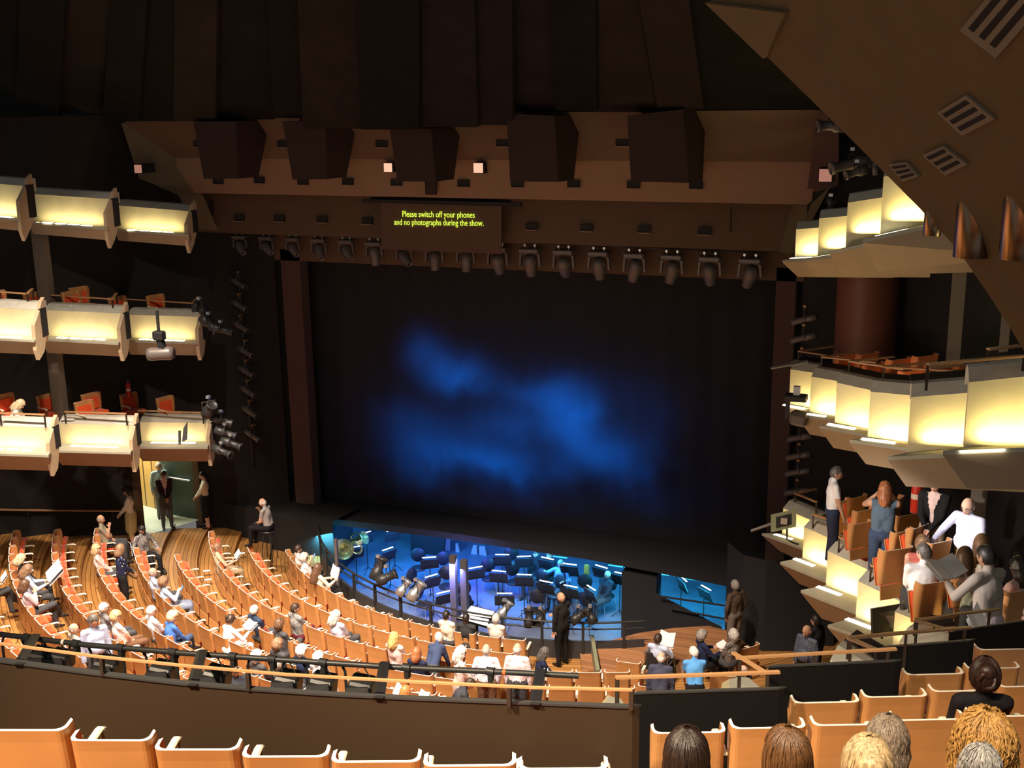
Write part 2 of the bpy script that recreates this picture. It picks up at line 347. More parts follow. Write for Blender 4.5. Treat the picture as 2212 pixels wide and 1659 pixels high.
# ---------------------------------------------------------------- header over the stage, folded in bands
XL, XR = -21.6, -3.1
def zat(px, py, y): return aty(px, py, y).z
prof = [(27.0, zat(1110, 583, 27.0)), (27.0, zat(1110, 526, 27.0)), (26.1, zat(1110, 523, 26.1)), (26.3, zat(1110, 430, 26.3)), (25.6, zat(1110, 430, 25.6)), (25.4, zat(1110, 346, 25.4)), (24.5, zat(1110, 243, 24.5)), (24.5, zat(1110, 200, 24.5))]
def band(name, i, xl0, xl1, xr0, xr1, m):
    (ya, za), (yb, zb) = prof[i], prof[i+1]
    mb = MB().quad([(xl0, ya, za), (xr0, ya, za), (xr1, yb, zb), (xl1, yb, zb)]); struct(name, mb, m)
band('header_soffit_trim', 0, xp(500, 545, 27), -19.6, -2.6, -2.6, M['brown'])
xr3a, xr3b = xp(1683, 543, 26.1), xp(1712, 442, 26.3)
band('header_wall', 1, -19.9, -19.9, xr3a, xr3a, M['brown'])
band('header_wall', 2, xp(427, 495, 26.1), xp(400, 432, 26.3), xr3a, xr3b, M['brown'])
xr2a, xr2b = xp(1752, 440, 25.6), xp(1766, 346, 25.4)
band('header_wall', 3, xp(385, 421, 25.6), xp(385, 421, 25.6), xr3b, xr2a, M['brown'])
band('header_wall', 4, xp(382, 418, 25.6), xp(325, 350, 25.4), xr2a, xr2b, M['brown2'])
band('header_wall', 5, xp(325, 350, 25.4), xp(262, 266, 24.5), xr2b, xp(1800, 235, 24.5), M['brown'])
# splayed cheek between the header and the right side tower
mb = MB().quad([aty(1712, 442, 26.3), aty(1683, 543, 26.1), aty(1735, 560, 25.4), aty(1752, 441, 25.6)])
mb.quad([aty(1752, 441, 25.6), aty(1700, 560, 25.8), aty(1720, 540, 25.2), aty(1795, 400, 24.6)])
struct('header_cheek_wall', mb, mat('olive_brown_cheek', (.17, .14, .075), .8))
mb = MB()
mb.quad([aty(1720, 600, 27), aty(1812, 600, 27), aty(1812, 240, 24.4), aty(1765, 240, 24.4)])
struct('tower_wall', mb, M['pillar'])
# curved cheek on the left, the greenish light on it put into its colour
mb = MB(); pts = [[(262, 266), (300, 385), (385, 421), (427, 495)], [(380, 266), (390, 360), (440, 425), (470, 497)]]
a = [aty(*p, 24.6+.35*i) for i, p in enumerate(pts[0])]; b = [aty(*p, 25.3+.2*i) for i, p in enumerate(pts[1])]
mb.add(a+b, [(i, i+1, 5+i, 4+i) for i in range(3)], 0, True); struct('header_cheek_wall', mb, mat('green_lit_cheek_left', (.15, .12, .07), .8))
mb = MB().quad([aty(180, 235, 26.5), aty(400, 235, 26.5), aty(440, 530, 26.9), aty(180, 530, 26.9)]); mb.quad([aty(-60, 200, 26.8), aty(300, 235, 26.8), aty(300, 600, 26.8), aty(-60, 600, 26.8)])
struct('wall_left_upper', mb, M['drape'])
# ---------------------------------------------------------------- ceiling: hanging dark boards of unequal width
cm = [mat('dark_ceiling_board', c, .85, spec=.1, noise=.25, nscale=1.5) for c in ((.010, .009, .008), (.022, .017, .015), (.018, .015, .016))]
edges = [(-40, -30), (32, 45), (126, 145), (220, 245), (300, 322), (375, 378), (465, 470), (592, 572), (655, 640), (780, 762), (905, 905), (1032, 1022), (1108, 1105), (1200, 1192), (1290, 1285), (1420, 1370), (1520, 1480), (1668, 1570), (1800, 1700), (1900, 1760)]
yb = [262, 258, 245, 262, 262, 262, 258, 255, 278, 280, 275, 270, 240, 240, 242, 236, 236, 236, 236, 236]
for i, ((a0, t0), (a1, t1)) in enumerate(zip(edges, edges[1:])):
    yy = 24.3-(.25 if i % 2 else 0)-(.5 if i in (8, 9, 10) else 0); yt = yy-4.5
    A = aty(a0, yb[i], yy); B = aty(a1, yb[i], yy); Ct = aty(t1, -60, yt); D = aty(t0, -60, yt)
    mb = MB().prism([A, B, Ct, D], (0, .12, .05)); struct('ceiling_board', mb, cm[(0, 0, 1, 0, 0, 1, 0, 0, 1, 0, 2, 2, 2, 0, 1, 1, 0, 0, 1)[i % 19]])
mb = MB().quad([(-40, 26.9, 11.4), (10, 26.9, 11.4), (10, 14, 18), (-40, 14, 18)]); struct('ceiling', mb, M['drape'])
# ---------------------------------------------------------------- big sloping soffit of the upper circle, top of the right side
q1, q2, q3 = atd(1530, -4, 13.5), atd(2225, 780, 11.2), atd(2500, 0, 7.5)
sn = (q2-q1).cross(q3-q1).normalized(); sn = -sn if sn.dot(EYE-q1) < 0 else sn
SPX = [(1380, -155), (1530, -4), (1700, 165), (1850, 312), (1980, 443), (2068, 538), (2138, 640), (2180, 705), (2225, 780), (2300, 920)]
edge = [atpl(*p, q1, sn) for p in SPX]
back = [atpl(1900+80*i, -700+115*i, q1, sn) for i in range(10)]
mb = MB(); n_ = len(edge)
mb.add(edge+back, [(i, i+1, n_+i+1, n_+i) for i in range(n_-1)], 0, False)
top = [p+Vector((.25, .15, 1.2)) for p in edge]
mb.add(edge+top, [(i, i+1, n_+i+1, n_+i) for i in range(n_-1)], 0, False)
soff = struct('soffit_ceiling', mb, M['soffit'])
def on_soffit(px, py, lift=.01): return atpl(px, py, q1, sn)+sn*lift, sn
mb = MB()
mb.prism([on_soffit(1532, 2)[0], on_soffit(1700, 22)[0], on_soffit(1706, 25)[0], on_soffit(1658, 122)[0]], on_soffit(1640, 60)[1]*.05); struct('soffit_ceiling_step', mb, mat('paler_soffit_board', (.19, .135, .066), .8))
# vents: frame with three dark slots each
def vent(c4, label, slots=3):
    P = [on_soffit(*q, .004)[0] for q in c4]; nn = on_soffit(*c4[0])[1]; c = sum(P, Vector())/4
    e = empty('ceiling_vent', c, label=label, cat='air vent', group='slotted air vents in the sloping soffit')
    fr = MB().prism([p-c for p in P], nn*.03).obj('vent_frame', M['ventframe'], e)
    def lp(u, v): return P[0].lerp(P[1], u).lerp(P[3].lerp(P[2], u), v)-c
    for i in range(slots):
        u0 = .12+i*.29; MB().prism([lp(u0, .1), lp(u0+.15, .1), lp(u0+.15, .9), lp(u0, .9)], nn*.035).obj('slot', M['black'], e)
M['ventframe'] = mat('grey_vent_frame', (.26, .22, .16), .7)
vent([(2080, 62), (2158, 122), (2290, -30), (2190, -70)], 'largest slotted vent in the brown sloping soffit, cut by the top right corner')
vent([(2030, 240), (2085, 290), (2155, 254), (2092, 202)], 'medium three-slot vent in the brown sloping soffit, below the largest vent')
vent([(1998, 332), (2048, 376), (2095, 352), (2042, 312)], 'three-slot vent in the brown sloping soffit beside the smallest vent')
vent([(1925, 352), (1955, 390), (1990, 378), (1962, 348)], 'smallest three-slot vent in the brown soffit, nearest its front edge')
# can lights let into the soffit
M['brass'] = mat('polished_bronze_can', (.34, .25, .17), .25, metal=1.0)
for (px, py, r, h, lb) in [(2014, 492, .085, .15, 'smallest bronze can downlight at the front edge of the sloping soffit'), (2100, 510, .16, .40, 'bronze can downlight poking out of the sloping soffit beside its round shadow'), (2205, 508, .17, .42, 'darkest can downlight in the soffit, cut by the right edge of the picture')]:
    P, nn = on_soffit(px, py, .0)
    e = empty('can_downlight', P, label=lb, cat='downlight', group='bronze can downlights in the soffit')
    MB().lathe([(r, .38*h/.3), (r, -h/2), (r*.93, -h/2), (r*.93, .3*h/.3), (0, .3*h/.3)], (0, 0, 0), 0, 20).obj('can', M['brass'], e)
    MB().cyl((0, 0, .02), (0, 0, .1), r*.5, 0, 12).obj('bulb', M['black'], e)
# ---------------------------------------------------------------- boxes along both side walls
LAMPC = (1.0, .79, .33)
def make_box(name, label, group, side, y, al, ti, to, bi, bo, li, lo, ai, ao, ext=0.0, rails=(), fin=False, light=9.0, nl=4, floor=True, back=2.2, dy=0.0):
    al = math.radians(al); d = Vector((side*math.cos(al), -math.sin(al), 0)); nn = Vector((-side*math.sin(al), -math.cos(al), 0))
    G = aty(*ti, y)
    TI = atpl(*ti, G, nn); TO = atpl(*to, G, nn); BI = atpl(*bi, G, nn); BO = atpl(*bo, G, nn)
    BI = Vector((TI.x, TI.y, BI.z)); BO = Vector((TO.x, TO.y, BO.z))
    LI = atz(*li, BI.z); LO = atz(*lo, BO.z)
    def clampn(P, B):
        q = P-B; s = q.dot(nn); t = q.dot(d); s = max(.12, min(.75, s)); return B+nn*s+d*max(-.45, min(t, .45))+Vector((0, 0, P.z-B.z))
    LI = clampn(LI, BI); LO = BO+nn*max(.14, min(.75, (LO-BO).dot(nn)))
    if ext:
        k = ext/max((TO-TI).length, .1)
        TO = TI.lerp(TO, 1+k); BO = Vector((TO.x, TO.y, BI.z+(BO.z-BI.z)*(1+k))); LO = LI+(LO-LI).normalized()*((LO-LI).length+ext) if False else BO+nn*(LO-BO.lerp(BI, k/(1+k))).dot(nn)
    A0 = atpl(*ai, G+nn*.06, nn); A1 = atpl(*ao, G+nn*.06, nn)
    AI = BI+nn*.06+d*max(0.0, min(.5, (A0-BI).dot(d))); AI.z = A0.z; AO = BO+nn*.06; AO.z = A0.z+(A1.z-A0.z)*min(2.0, ((AO-AI).length/max((A1-A0).length, .3)))
    AI.z = max(AI.z, BI.z-1.1); AO.z = max(min(AO.z, BO.z-.15), BO.z-1.2)
    e = empty(name, G, label=label, cat='theatre box', group=group); g = G
    R = lambda P: P-g
    MB().prism([R(BI), R(BO), R(TO), R(TI)], -nn*.09).obj('lit_front_panel', M['panel'], e)
    cb, cu = -nn*.20, Vector((0, 0, .13))
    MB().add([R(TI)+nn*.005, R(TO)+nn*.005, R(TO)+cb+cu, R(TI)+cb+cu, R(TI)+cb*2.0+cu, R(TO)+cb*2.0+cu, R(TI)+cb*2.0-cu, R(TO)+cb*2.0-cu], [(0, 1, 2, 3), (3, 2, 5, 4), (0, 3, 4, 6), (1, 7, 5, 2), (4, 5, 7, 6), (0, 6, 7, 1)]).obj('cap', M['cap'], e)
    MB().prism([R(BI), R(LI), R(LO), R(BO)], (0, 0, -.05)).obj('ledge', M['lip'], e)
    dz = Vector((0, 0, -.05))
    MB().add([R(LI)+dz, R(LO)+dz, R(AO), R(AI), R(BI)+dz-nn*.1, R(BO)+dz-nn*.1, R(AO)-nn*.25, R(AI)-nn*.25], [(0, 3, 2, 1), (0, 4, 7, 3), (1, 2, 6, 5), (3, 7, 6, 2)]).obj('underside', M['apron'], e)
    for i in range(nl):
        u = .17+.66*(i+.5)/nl; P = R(BI).lerp(R(BO), u) if not ext else R(BI)+(BO-BI).normalized()*((BO-BI).length-ext)*(.12+.38*i)
        w = (BO-BI).normalized(); P = P+nn*.12
        MB().prism([P+w*(-.13), P+w*.13, P+w*.13+nn*.09, P-w*.13+nn*.09], (0, 0, .012)).obj('ledge_light', M['lens'], e)
    Lc = (BI+BO)/2; wl = (BO-BI).length
    if light:
        l = bpy.data.lights.new('ledge_lamp', 'AREA'); l.shape = 'RECTANGLE'; l.size = wl*.80; l.size_y = .05; l.energy = light*wl*(.20 if side < 0 else 1.0); l.color = LAMPC
        o = bpy.data.objects.new('ledge_lamp', l); C.objects.link(o); o.parent = e
        zax = (nn*.55+Vector((0, 0, -1))).normalized(); xax = (BO-BI).normalized(); yax = zax.cross(xax).normalized(); xax = yax.cross(zax)
        mm = Matrix((xax, yax, zax)).transposed().to_4x4(); mm.translation = Lc-g+nn*.16+Vector((0, 0, .03)); o.matrix_local = mm
    if fin:
        prof = [(-.22, TI.z+.24), (-.1, TI.z+.16), (.0, TI.z-.02), (.24, TI.z-.30), (.27, BI.z-.25), (.20, min(AI.z, BI.z-.4)-.08), (.0, AI.z+.05), (-.15, BI.z)]
        base = Vector((TI.x, TI.y, 0))-Vector((g.x, g.y, 0))
        MB().prism([base+nn*a+Vector((0, 0, z-g.z)) for a, z in prof], -d*.09).obj('end_fin', M['fin'], e)
        MB().prism([base-d*.10+nn*-.0+Vector((0, 0, z-g.z)) for z in (TI.z+.02, BI.z)]+[base-d*.10-nn*.22+Vector((0, 0, z-g.z)) for z in (BI.z, TI.z+.02)], d*.04).obj('end_wall', M['black'], e)
    if side > 0 and TI.z < 9.3:
        s0, s1 = R(TI)-nn*.36+cu, R(TO)-nn*.36+cu
        MB().prism([s0, s1, s1-nn*.40, s0-nn*.40], (0, 0, -.05)).obj('inner_ledge', M['black'], e)
    if floor:
        f0 = R(BI)-nn*.09+d*(.5 if side < 0 else 0); f0.z = TI.z-g.z-.78; f1 = f0+d*max(wl-.5, 2.1)
        MB().prism([f0, f1, f1-nn*back, f0-nn*back], (0, 0, -.15)).obj('box_floor', M['boxfloor'] if side < 0 else M['black'], e)
    for rl in rails:
        pts = [atz(*q, TI.z+.30+dz_)-g for *q, dz_ in [(*q, 0.0) if len(q) == 2 else q for q in rl]]
        mb = MB()
        for a, b in zip(pts, pts[1:]):
            w = (b-a); w.z = 0; w = Vector((-w.y, w.x, 0)).normalized()*.032
            mb.prism([a-w, b-w, b+w, a+w], (0, 0, .025))
        h = mb.obj('handrail', M['rail'], e)
        for a in (pts if len(pts) < 3 else pts): MB().box(a+Vector((0, 0, -.14)), (.03, .03, .28)).obj('rail_post', M['railmetal'], e)
    return e, TI, TO, BI, BO, nn, d
M['fin'] = mat('buff_fin', (.55, .42, .27), .6, noise=.1)
M['boxfloor'] = mat('timber_box_floor', (.40, .20, .07), .5)
BX = {}
def z1(*p): return (1680+p[0]/4.147, 700+p[1]/4.147)
def z2(*p): return (1620+p[0]/3.6875, 1050+p[1]/3.6875)
def z3(*p): return (1680+p[0]/4.147, 240+p[1]/4.147)
def z4(*p): return (p[0]/3.858, 600+p[1]/3.858)
def z5(*p): return (p[0]/2.3703, 350+p[1]/2.3703)
def R_(z, *a): return [z(*p) for p in a]
g2, g3, g1 = 'glowing middle-tier boxes on the stage-right-hand wall', 'glowing lowest-tier boxes under the seated audience', 'glowing top-tier boxes under the sloping soffit'
rows = [
 # middle tier, far wall side of the photograph
 ('BR', 'middle-tier box by the stage, cream front partly behind a black moving light', 24.0, 12, z1, (115, 405), (340, 440), (105, 715), (290, 748), (75, 722), (285, 765), (200, 880), (280, 900), [[(550, 195), (188, 248), (655, 318)]]),
 ('BR', 'middle-tier box, second from the stage, narrow glowing cream front', 21.9, 14, z1, (300, 470), (530, 510), (290, 790), (515, 820), (165, 805), (515, 868), (290, 990), (440, 1020), [[(745, 255), (395, 300), (880, 350)]]),
 ('BR', 'middle-tier box, third from the stage, glowing front with two ledge lights', 19.9, 14, z1, (530, 525), (825, 590), (520, 885), (810, 935), (375, 910), (805, 992), (500, 1110), (700, 1155), [[(1045, 300), (640, 338), (1130, 412)]]),
 ('BR', 'middle-tier box, fourth from the stage, glowing front left of the sharp-cornered one', 17.9, 6, z1, (830, 605), (1200, 640), (815, 1010), (1175, 1055), (645, 1035), (1165, 1123), (790, 1255), (1070, 1320), [[(1410, 350), (950, 390), (1715, 435)]]),
 ('BR', 'middle-tier box, fifth from the stage, its ledge ending in a long point', 15.6, -4, z1, (1195, 655), (1710, 615), (1175, 1150), (1675, 1110), (985, 1188), (1485, 1178), (1150, 1455), (1700, 1475), [[(1885, 358), (1350, 400)]]),
 ('BR', 'widest middle-tier box, cut by the edge of the picture below the soffit', 13.7, -6, z1, (1715, 522), (2206, 470), (1690, 1105), (2206, 1085), (1480, 1135), (2206, 1105), (1700, 1475), (2206, 1478), [[(2206, 295), (1345, 372)], [(2160, 205), (1885, 235)]]),
 ('CR', 'lowest-tier box nearest the stage, behind a grey monitor', 24.0, 30, z2, (265, 175), (425, 245), (265, 380), (420, 425), (95, 375), (415, 522), (190, 500), (415, 620), [[(530, 28), (360, 62), (530, 130)]]),
 ('CR', 'lowest-tier box in front of the standing man in the white T-shirt', 21.9, 35, z2, (430, 325), (625, 410), (418, 570), (605, 640), (240, 603), (605, 765), (335, 755), (605, 850), [[(505, 228), (940, 375)]]),
 ('CR', 'lowest-tier box in front of the standing person in the blue vest', 19.9, 35, z2, (620, 515), (865, 630), (605, 790), (850, 880), (405, 828), (840, 1020), (525, 1035), (840, 1120), [[(975, 372), (712, 410), (1235, 605)]]),
 ('CR', 'lowest-tier box beside the large black monitor', 17.9, 35, z2, (860, 755), (1160, 900), (845, 1045), (1150, 1160), (620, 1105), (1000, 1205), (740, 1320), (1000, 1400), [[(1350, 575), (965, 635), (1605, 830)]]),
 ('CR', 'lowest-tier box to the right of the large black monitor', 16.0, 35, z2, (1155, 1000), (1500, 1140), (1145, 1285), (1490, 1400), (885, 1215), (1400, 1370), (1090, 1500), (1400, 1560), [[(1735, 810), (1280, 870), (1705, 1000)]]),
 ('CR', 'pale box cap seen through the bronze handrails below the reading woman', 14.7, 25, z2, (1190, 1240), (1600, 1300), (1185, 1460), (1590, 1500), (1000, 1420), (1500, 1600), (1100, 1600), (1500, 1700), [[(1975, 1000), (1315, 1075), (1600, 1165)]]),
 ('CR', 'pale box cap beside the two men standing in the dark', 13.9, 20, z2, (640, 1385), (760, 1460), (640, 1600), (760, 1680), (500, 1600), (760, 1750), (560, 1800), (760, 1850), [[(1000, 1310), (785, 1215), (1735, 1130)]]),
 ('AR', 'top-tier box nearest the stage, shortest glowing front', 24.0, 0, z3, (165, 1060), (365, 1045), (155, 1312), (360, 1300), (45, 1335), (240, 1332), (180, 1485), (350, 1480), []),
 ('AR', 'top-tier box second from the stage', 21.9, 0, z3, (372, 962), (620, 940), (366, 1302), (610, 1262), (235, 1326), (500, 1298), (350, 1485), (600, 1478), []),
 ('AR', 'top-tier box third from the stage, below the black follow spots', 19.9, 0, z3, (628, 822), (940, 773), (616, 1232), (920, 1150), (468, 1255), (800, 1215), (590, 1475), (900, 1450), []),
 ('AR', 'tallest top-tier box, cut off by the edge of the sloping soffit', 17.9, 0, z3, (948, 590), (1300, 500), (925, 1108), (1250, 1030), (765, 1150), (1245, 1042), (900, 1440), (1500, 1372), []),
]
for key, lb, y, al, z, ti, to, bi, bo, li, lo, ai, ao, rl in rows:
    r = make_box('opera_box', lb, {'BR': g2, 'CR': g3, 'AR': g1}[key], 1, y, al, z(*ti), z(*to), z(*bi), z(*bo), z(*li), z(*lo), z(*ai), z(*ao), ext=1.5 if y > 14 else 1.0, rails=[[z(*q) for q in l] for l in rl], nl=2, light=0 if 'pale box' in lb else {'AR': 10.0, 'BR': 11.0, 'CR': 10.0}[key], floor=key != 'AR' and 16.5 < y < 23, back=1.1)
    BX.setdefault(key, []).append(r)
gl = {'A': 'glowing top-tier boxes on the wall beyond the stalls', 'B': 'glowing middle-tier boxes on the wall beyond the stalls', 'C': 'glowing lowest boxes on the wall beyond the stalls'}
rows = [
 ('C', 'lowest box above the lit doorway, cream front with a thin monitor before it', 24.0, 16, z4, (1735, 1210), (1165, 1203), (1742, 1362), (1175, 1358), (1730, 1412), (1130, 1410), (1730, 1530), (1135, 1528), [[(1150, 1110), (1690, 1128), (1740, 1045)]]),
 ('C', 'middle one of the lowest boxes above the dark stalls wall', 21.9, 14, z4, (1100, 1228), (490, 1213), (1115, 1402), (510, 1380), (1088, 1455), (465, 1440), (1105, 1578), (470, 1560), [[(540, 1120), (1050, 1137)]]),
 ('C', 'lowest box with the blonde woman in it, cut by the picture edge', 19.9, 12, z4, (415, 1248), (-300, 1225), (430, 1425), (-290, 1400), (402, 1480), (-300, 1455), (420, 1608), (-300, 1590), [[(0, 1132), (370, 1146)]]),
 ('B', 'middle-tier box nearest the stage with a projector hanging before its front', 24.0, 12, z4, (1650, 325), (1065, 308), (1660, 518), (1085, 500), (1645, 540), (1040, 520), (1648, 648), (1045, 640), [[(1060, 182), (1600, 215), (1655, 160)]]),
 ('B', 'middle-tier box, second from the stage, above the pale pilaster', 21.9, 10, z4, (1005, 297), (370, 270), (1015, 512), (390, 482), (985, 543), (350, 508), (1002, 655), (350, 625), [[(360, 142), (935, 182), (970, 132)]]),
 ('B', 'middle-tier box cut by the picture edge, two chairs above it', 19.9, 8, z4, (300, 265), (-300, 235), (312, 492), (-290, 470), (285, 520), (-300, 490), (303, 638), (-300, 615), [[(0, 122), (225, 137), (270, 97)]]),
 ('A', 'top-tier box nearest the stage, small glowing front', 24.0, 4, z5, (965, 252), (595, 222), (972, 362), (607, 340), (968, 372), (580, 343), (965, 430), (580, 400), []),
 ('A', 'top-tier box second from the stage, wide glowing front', 21.9, 2, z5, (556, 190), (155, 163), (560, 330), (165, 300), (550, 338), (135, 300), (552, 400), (135, 365), []),
 ('A', 'top-tier box cut by the picture edge', 19.9, 0, z5, (115, 122), (-150, 100), (118, 285), (-145, 260), (95, 290), (-150, 270), (110, 352), (-150, 330), []),
]
for key, lb, y, al, z, ti, to, bi, bo, li, lo, ai, ao, rl in rows:
    r = make_box('opera_box', lb, gl[key], -1, y, al, z(*ti), z(*to), z(*bi), z(*bo), z(*li), z(*lo), z(*ai), z(*ao), ext=.0, rails=[[z(*q) for q in l] for l in rl], fin=True, nl=4, light={'A': 11, 'B': 11, 'C': 11}[key], floor=key != 'A', back=.95)
    BX.setdefault(key, []).append(r)
# ---------------------------------------------------------------- theatre seats
def seat_parts(w=.53, folded=True, tk=.016):
    hw = w/2-.012; P = {}
    # shell: plan profile with folded-forward wings, facing +Y, back at y=-.25
    def prof(off, fwd, yb):
        r = .055; x = hw-off; pts = [(-x, yb+fwd)]; pts += [(-x+r-r*math.cos(a), yb+r-off*.0-r*math.sin(a)) for a in [math.radians(q) for q in (0, 22, 45, 68, 90)]]
        pts += [(-p[0], p[1]) for p in pts[::-1]]; return pts
    mb = MB()
    zs = [(.36, -.225, .05), (.60, -.245, .11), (.80, -.27, .14), (.885, -.285, .13)]
    rings = []
    for z, yb, fw in zs:
        o = prof(0, fw, yb); i = prof(tk, fw, yb+tk); rings.append([(x, y, z) for x, y in o]+[(x, y, z) for x, y in i[::-1]])
    n = len(rings[0]); vs = [v for r in rings for v in r]; N = len(rings)
    mb.add(vs, [(j*n+k, j*n+(k+1) % n, (j+1)*n+(k+1) % n, (j+1)*n+k) for j in range(N-1) for k in range(n)], 0, False)
    h = n//2; top = (N-1)*n
    mb.add(vs, [(top+k, top+k+1, top+n-2-k, top+n-1-k) for k in range(h-1)], 1)
    mb.add(vs, [(k+1, k, n-1-k, n-2-k) for k in range(h-1)], 1)
    P['backrest'] = mb.mesh('seat_backrest', [M['shell'], M['rim']])
    mb = MB(); R = Matrix.Rotation(math.radians(7), 3, 'X'); mb.box((0, -.212, .625), (w-.10, .045, .31), 0, R, .018); P['back_cushion'] = mb.mesh('seat_back_cushion', M['red'])
    mb = MB(); RF = Matrix.Rotation(math.radians(74 if folded else 3), 3, 'X'); mb.box((0, -.09, .50) if folded else (0, .03, .435), (w-.09, .40, .09), 0, RF, .025); P['seat_cushion'] = mb.mesh('seat_cushion', M['red'])
    mb = MB(); mb.box((0, -.235, .235), (w-.05, .02, .21), 0, Matrix.Rotation(math.radians(-6), 3, 'X')); mb.box((0, -.035, .48) if folded else (0, .02, .375), (w-.09, .40, .02), 0, RF); P['seat_pan'] = mb.mesh('seat_pan', M['shell'])
    ax = w/2; mb = MB()
    mb.box((ax, .03, .625), (.058, .30, .026), 0, None, .01); mb.box((ax, -.14, .632), (.058, .06, .024), 0, Matrix.Rotation(.3, 3, 'X'), .008); mb.box((ax, .20, .612), (.056, .06, .03), 0, Matrix.Rotation(-.5, 3, 'X'), .01)
    P['armrest'] = mb.mesh('seat_armrest', M['arm'])
    mb = MB(); mb.tube([(ax, .19, .60), (ax, .215, .54), (ax, .19, .46), (ax, .10, .42), (ax, -.12, .42)], .012, 0, 6); mb.tube([(ax, -.12, .61), (ax, -.14, .42)], .012, 0, 6); P['arm_loop'] = mb.mesh('seat_arm_loop', M['steel'])
    mb = MB(); mb.prism([(ax-.02, -.16, 0), (ax-.02, .06, 0), (ax-.02, -.02, .40), (ax-.02, -.23, .43)], (.04, 0, 0)); mb.box((ax, -.04, .012), (.08, .26, .024)); P['pedestal'] = mb.mesh('seat_pedestal', M['maroon'])
    mb = MB(); mb.box((ax-.09, -.275, .87), (.05, .006, .022)); 
    return P
SP = seat_parts(); SPU = seat_parts(.53, False)
def place_seat(loc, rz, label, group, scale=None, name='theatre_seat', parts=None):
    e = empty(name, loc, rz, label, 'seat', group)
    if scale: e.scale = (scale,)*3
    for k, me in (parts or SP).items():
        o = bpy.data.objects.new(k, me); C.objects.link(o); o.parent = e
    return e
STARTS = {1: (617, 1185), 2: (531, 1178), 3: (454, 1145), 4: (376, 1196), 5: (287, 1166), 6: (199, 1139), 7: (110, 1142), 8: (15, 1145), 9: (-60, 1180), 10: (-60, 1290), 11: (-60, 1400)}
SEATS = {}; SOBJ = {}
def row_angle(P): return math.degrees(math.atan2(P.y-CY, P.x-CX))
def seat_pt(k, deg, off=0.0):
    R = R1+DR*(k-1)-.285+off; a = math.radians(deg); return Vector((CX+R*math.cos(a), CY+R*math.sin(a), rowz(k)))
MIDGAP = {}
cnt = 0
for k in range(1, 12):
    z = .9+rowz(k); P = atz(*STARTS[k], z); a0 = row_angle(P)
    if a0 > 0: a0 -= 360
    R = R1+DR*(k-1)-.285; st = math.degrees(.553/R); a = a0+st*.5; i = 0
    while a < -25:
        S = seat_pt(k, a); x, y, D = proj(S+Vector((0, 0, .9)))
        lim = {1: 1152, 2: 1215}.get(k, 1345)
        i += 1
        if x > lim or (k in (2,) and x > 1140): break
        if y < 1545 and x > -50:
            cnt += 1
            SEATS[(k, i)] = (S, math.radians(a)+math.pi/2)
            SOBJ[(k, i)] = place_seat(S, math.radians(a)+math.pi/2, f'tan-backed stalls seat in the {ORD[k]} row from the pit, {ORD[i]} from the doorway-side wall', f'seats in the {ORD[k]} stalls row')
        a += st
print('stalls seats', cnt)
def near_seat(px, py, h=.9):
    best = None
    for (k, i), (S, rz) in SEATS.items():
        x, y, D = proj(S+Vector((0, 0, h))); d = math.hypot(x-px, y-py)
        if best is None or d < best[0]: best = (d, S, rz, k, i)
    return best
# loose-end seats on the platform side
for px, py, rz, lb in [(1355, 1429, 14, 'single tan seat with a cream arm beside the wheelchair space'), (1600, 1396, 62, 'angled tan seat beside the grey-haired couple at the platform edge'), (1556, 1457, 24, 'tan seat behind the man in the bright blue shirt'), (1404, 1482, 14, 'tan seat half hidden behind the man in the navy jumper')]:
    S = atz(px, py, .95 if py < 1440 else 1.2); S.z -= .9
    place_seat(S+Vector((0, .26, 0)), math.radians(rz)-.2, lb, 'odd seats at the platform end of the rows')
# ---- seats in the circle where the photographer stands
SPB = seat_parts(.57, True, .022)
def circ_row(lst, name_row, group):
    for i, (xa, ya, xb, yb_, D, yaw, lb) in enumerate(lst):
        Da, Db = D if isinstance(D, tuple) else (D, D)
        A = atd(xa, ya, Da); B = atd(xb, yb_, Db); mid = (A+B)/2; w = (B-A); s = Vector((w.x, w.y)).length/.56; s = max(.9, min(1.12, s))
        rz = math.atan2(w.y, w.x); S = Vector((mid.x, mid.y, mid.z-.885*s)); q = Vector((0, .285*s, 0)); q.rotate(Quaternion((0, 0, 1), rz))
        place_seat(S+q, rz, lb, group, scale=s, parts=SPB)
nearrow = [(-60, 1568), (143, 1590), (326, 1612), (516, 1630), (710, 1642), (910, 1652), (1117, 1659), (1318, 1666)]
L = []
for i, (a, b) in enumerate(zip(nearrow, nearrow[1:])):
    L.append((a[0], a[1], b[0], b[1], 7.35-.02*i, 0, f'large tan seat back on the bottom edge, {ORD[i+1]} from the picture corner'))
circ_row(L, '', 'seat backs along the bottom edge in front of the black fascia')
circ_row([(1408, 1588, 1572, 1580, 8.3, 0, 'tan seat with a cream side arm, first at the aisle beside the fascia'), (1579, 1577, 1746, 1570, 8.3, 0, 'tan seat back behind the woman with long brown hair'), (1756, 1572, 1925, 1562, 8.3, 0, 'tan seat back above the silver-blonde head'), (1930, 1560, 2092, 1552, 8.3, 0, 'tan seat back just below the woman in black'), (2096, 1552, 2262, 1545, 8.3, 0, 'tan seat back behind the curly blonde head')], '', 'lower circle seats, row above the nearest heads')
circ_row([(1713, 1524, 1862, 1513, 9.4, 0, 'brown-lit seat at the row end with a red cushion edge, against the black wall'), (1866, 1512, 2009, 1500, 9.4, 0, 'brown-lit seat to the left of the woman in black'), (2013, 1499, 2152, 1488, 9.4, 0, 'seat hidden by the head of the woman in black'), (2158, 1489, 2300, 1478, 9.4, 0, 'brown-lit seat at the picture edge beside the woman in black')], '', 'circle seats in the second row down')
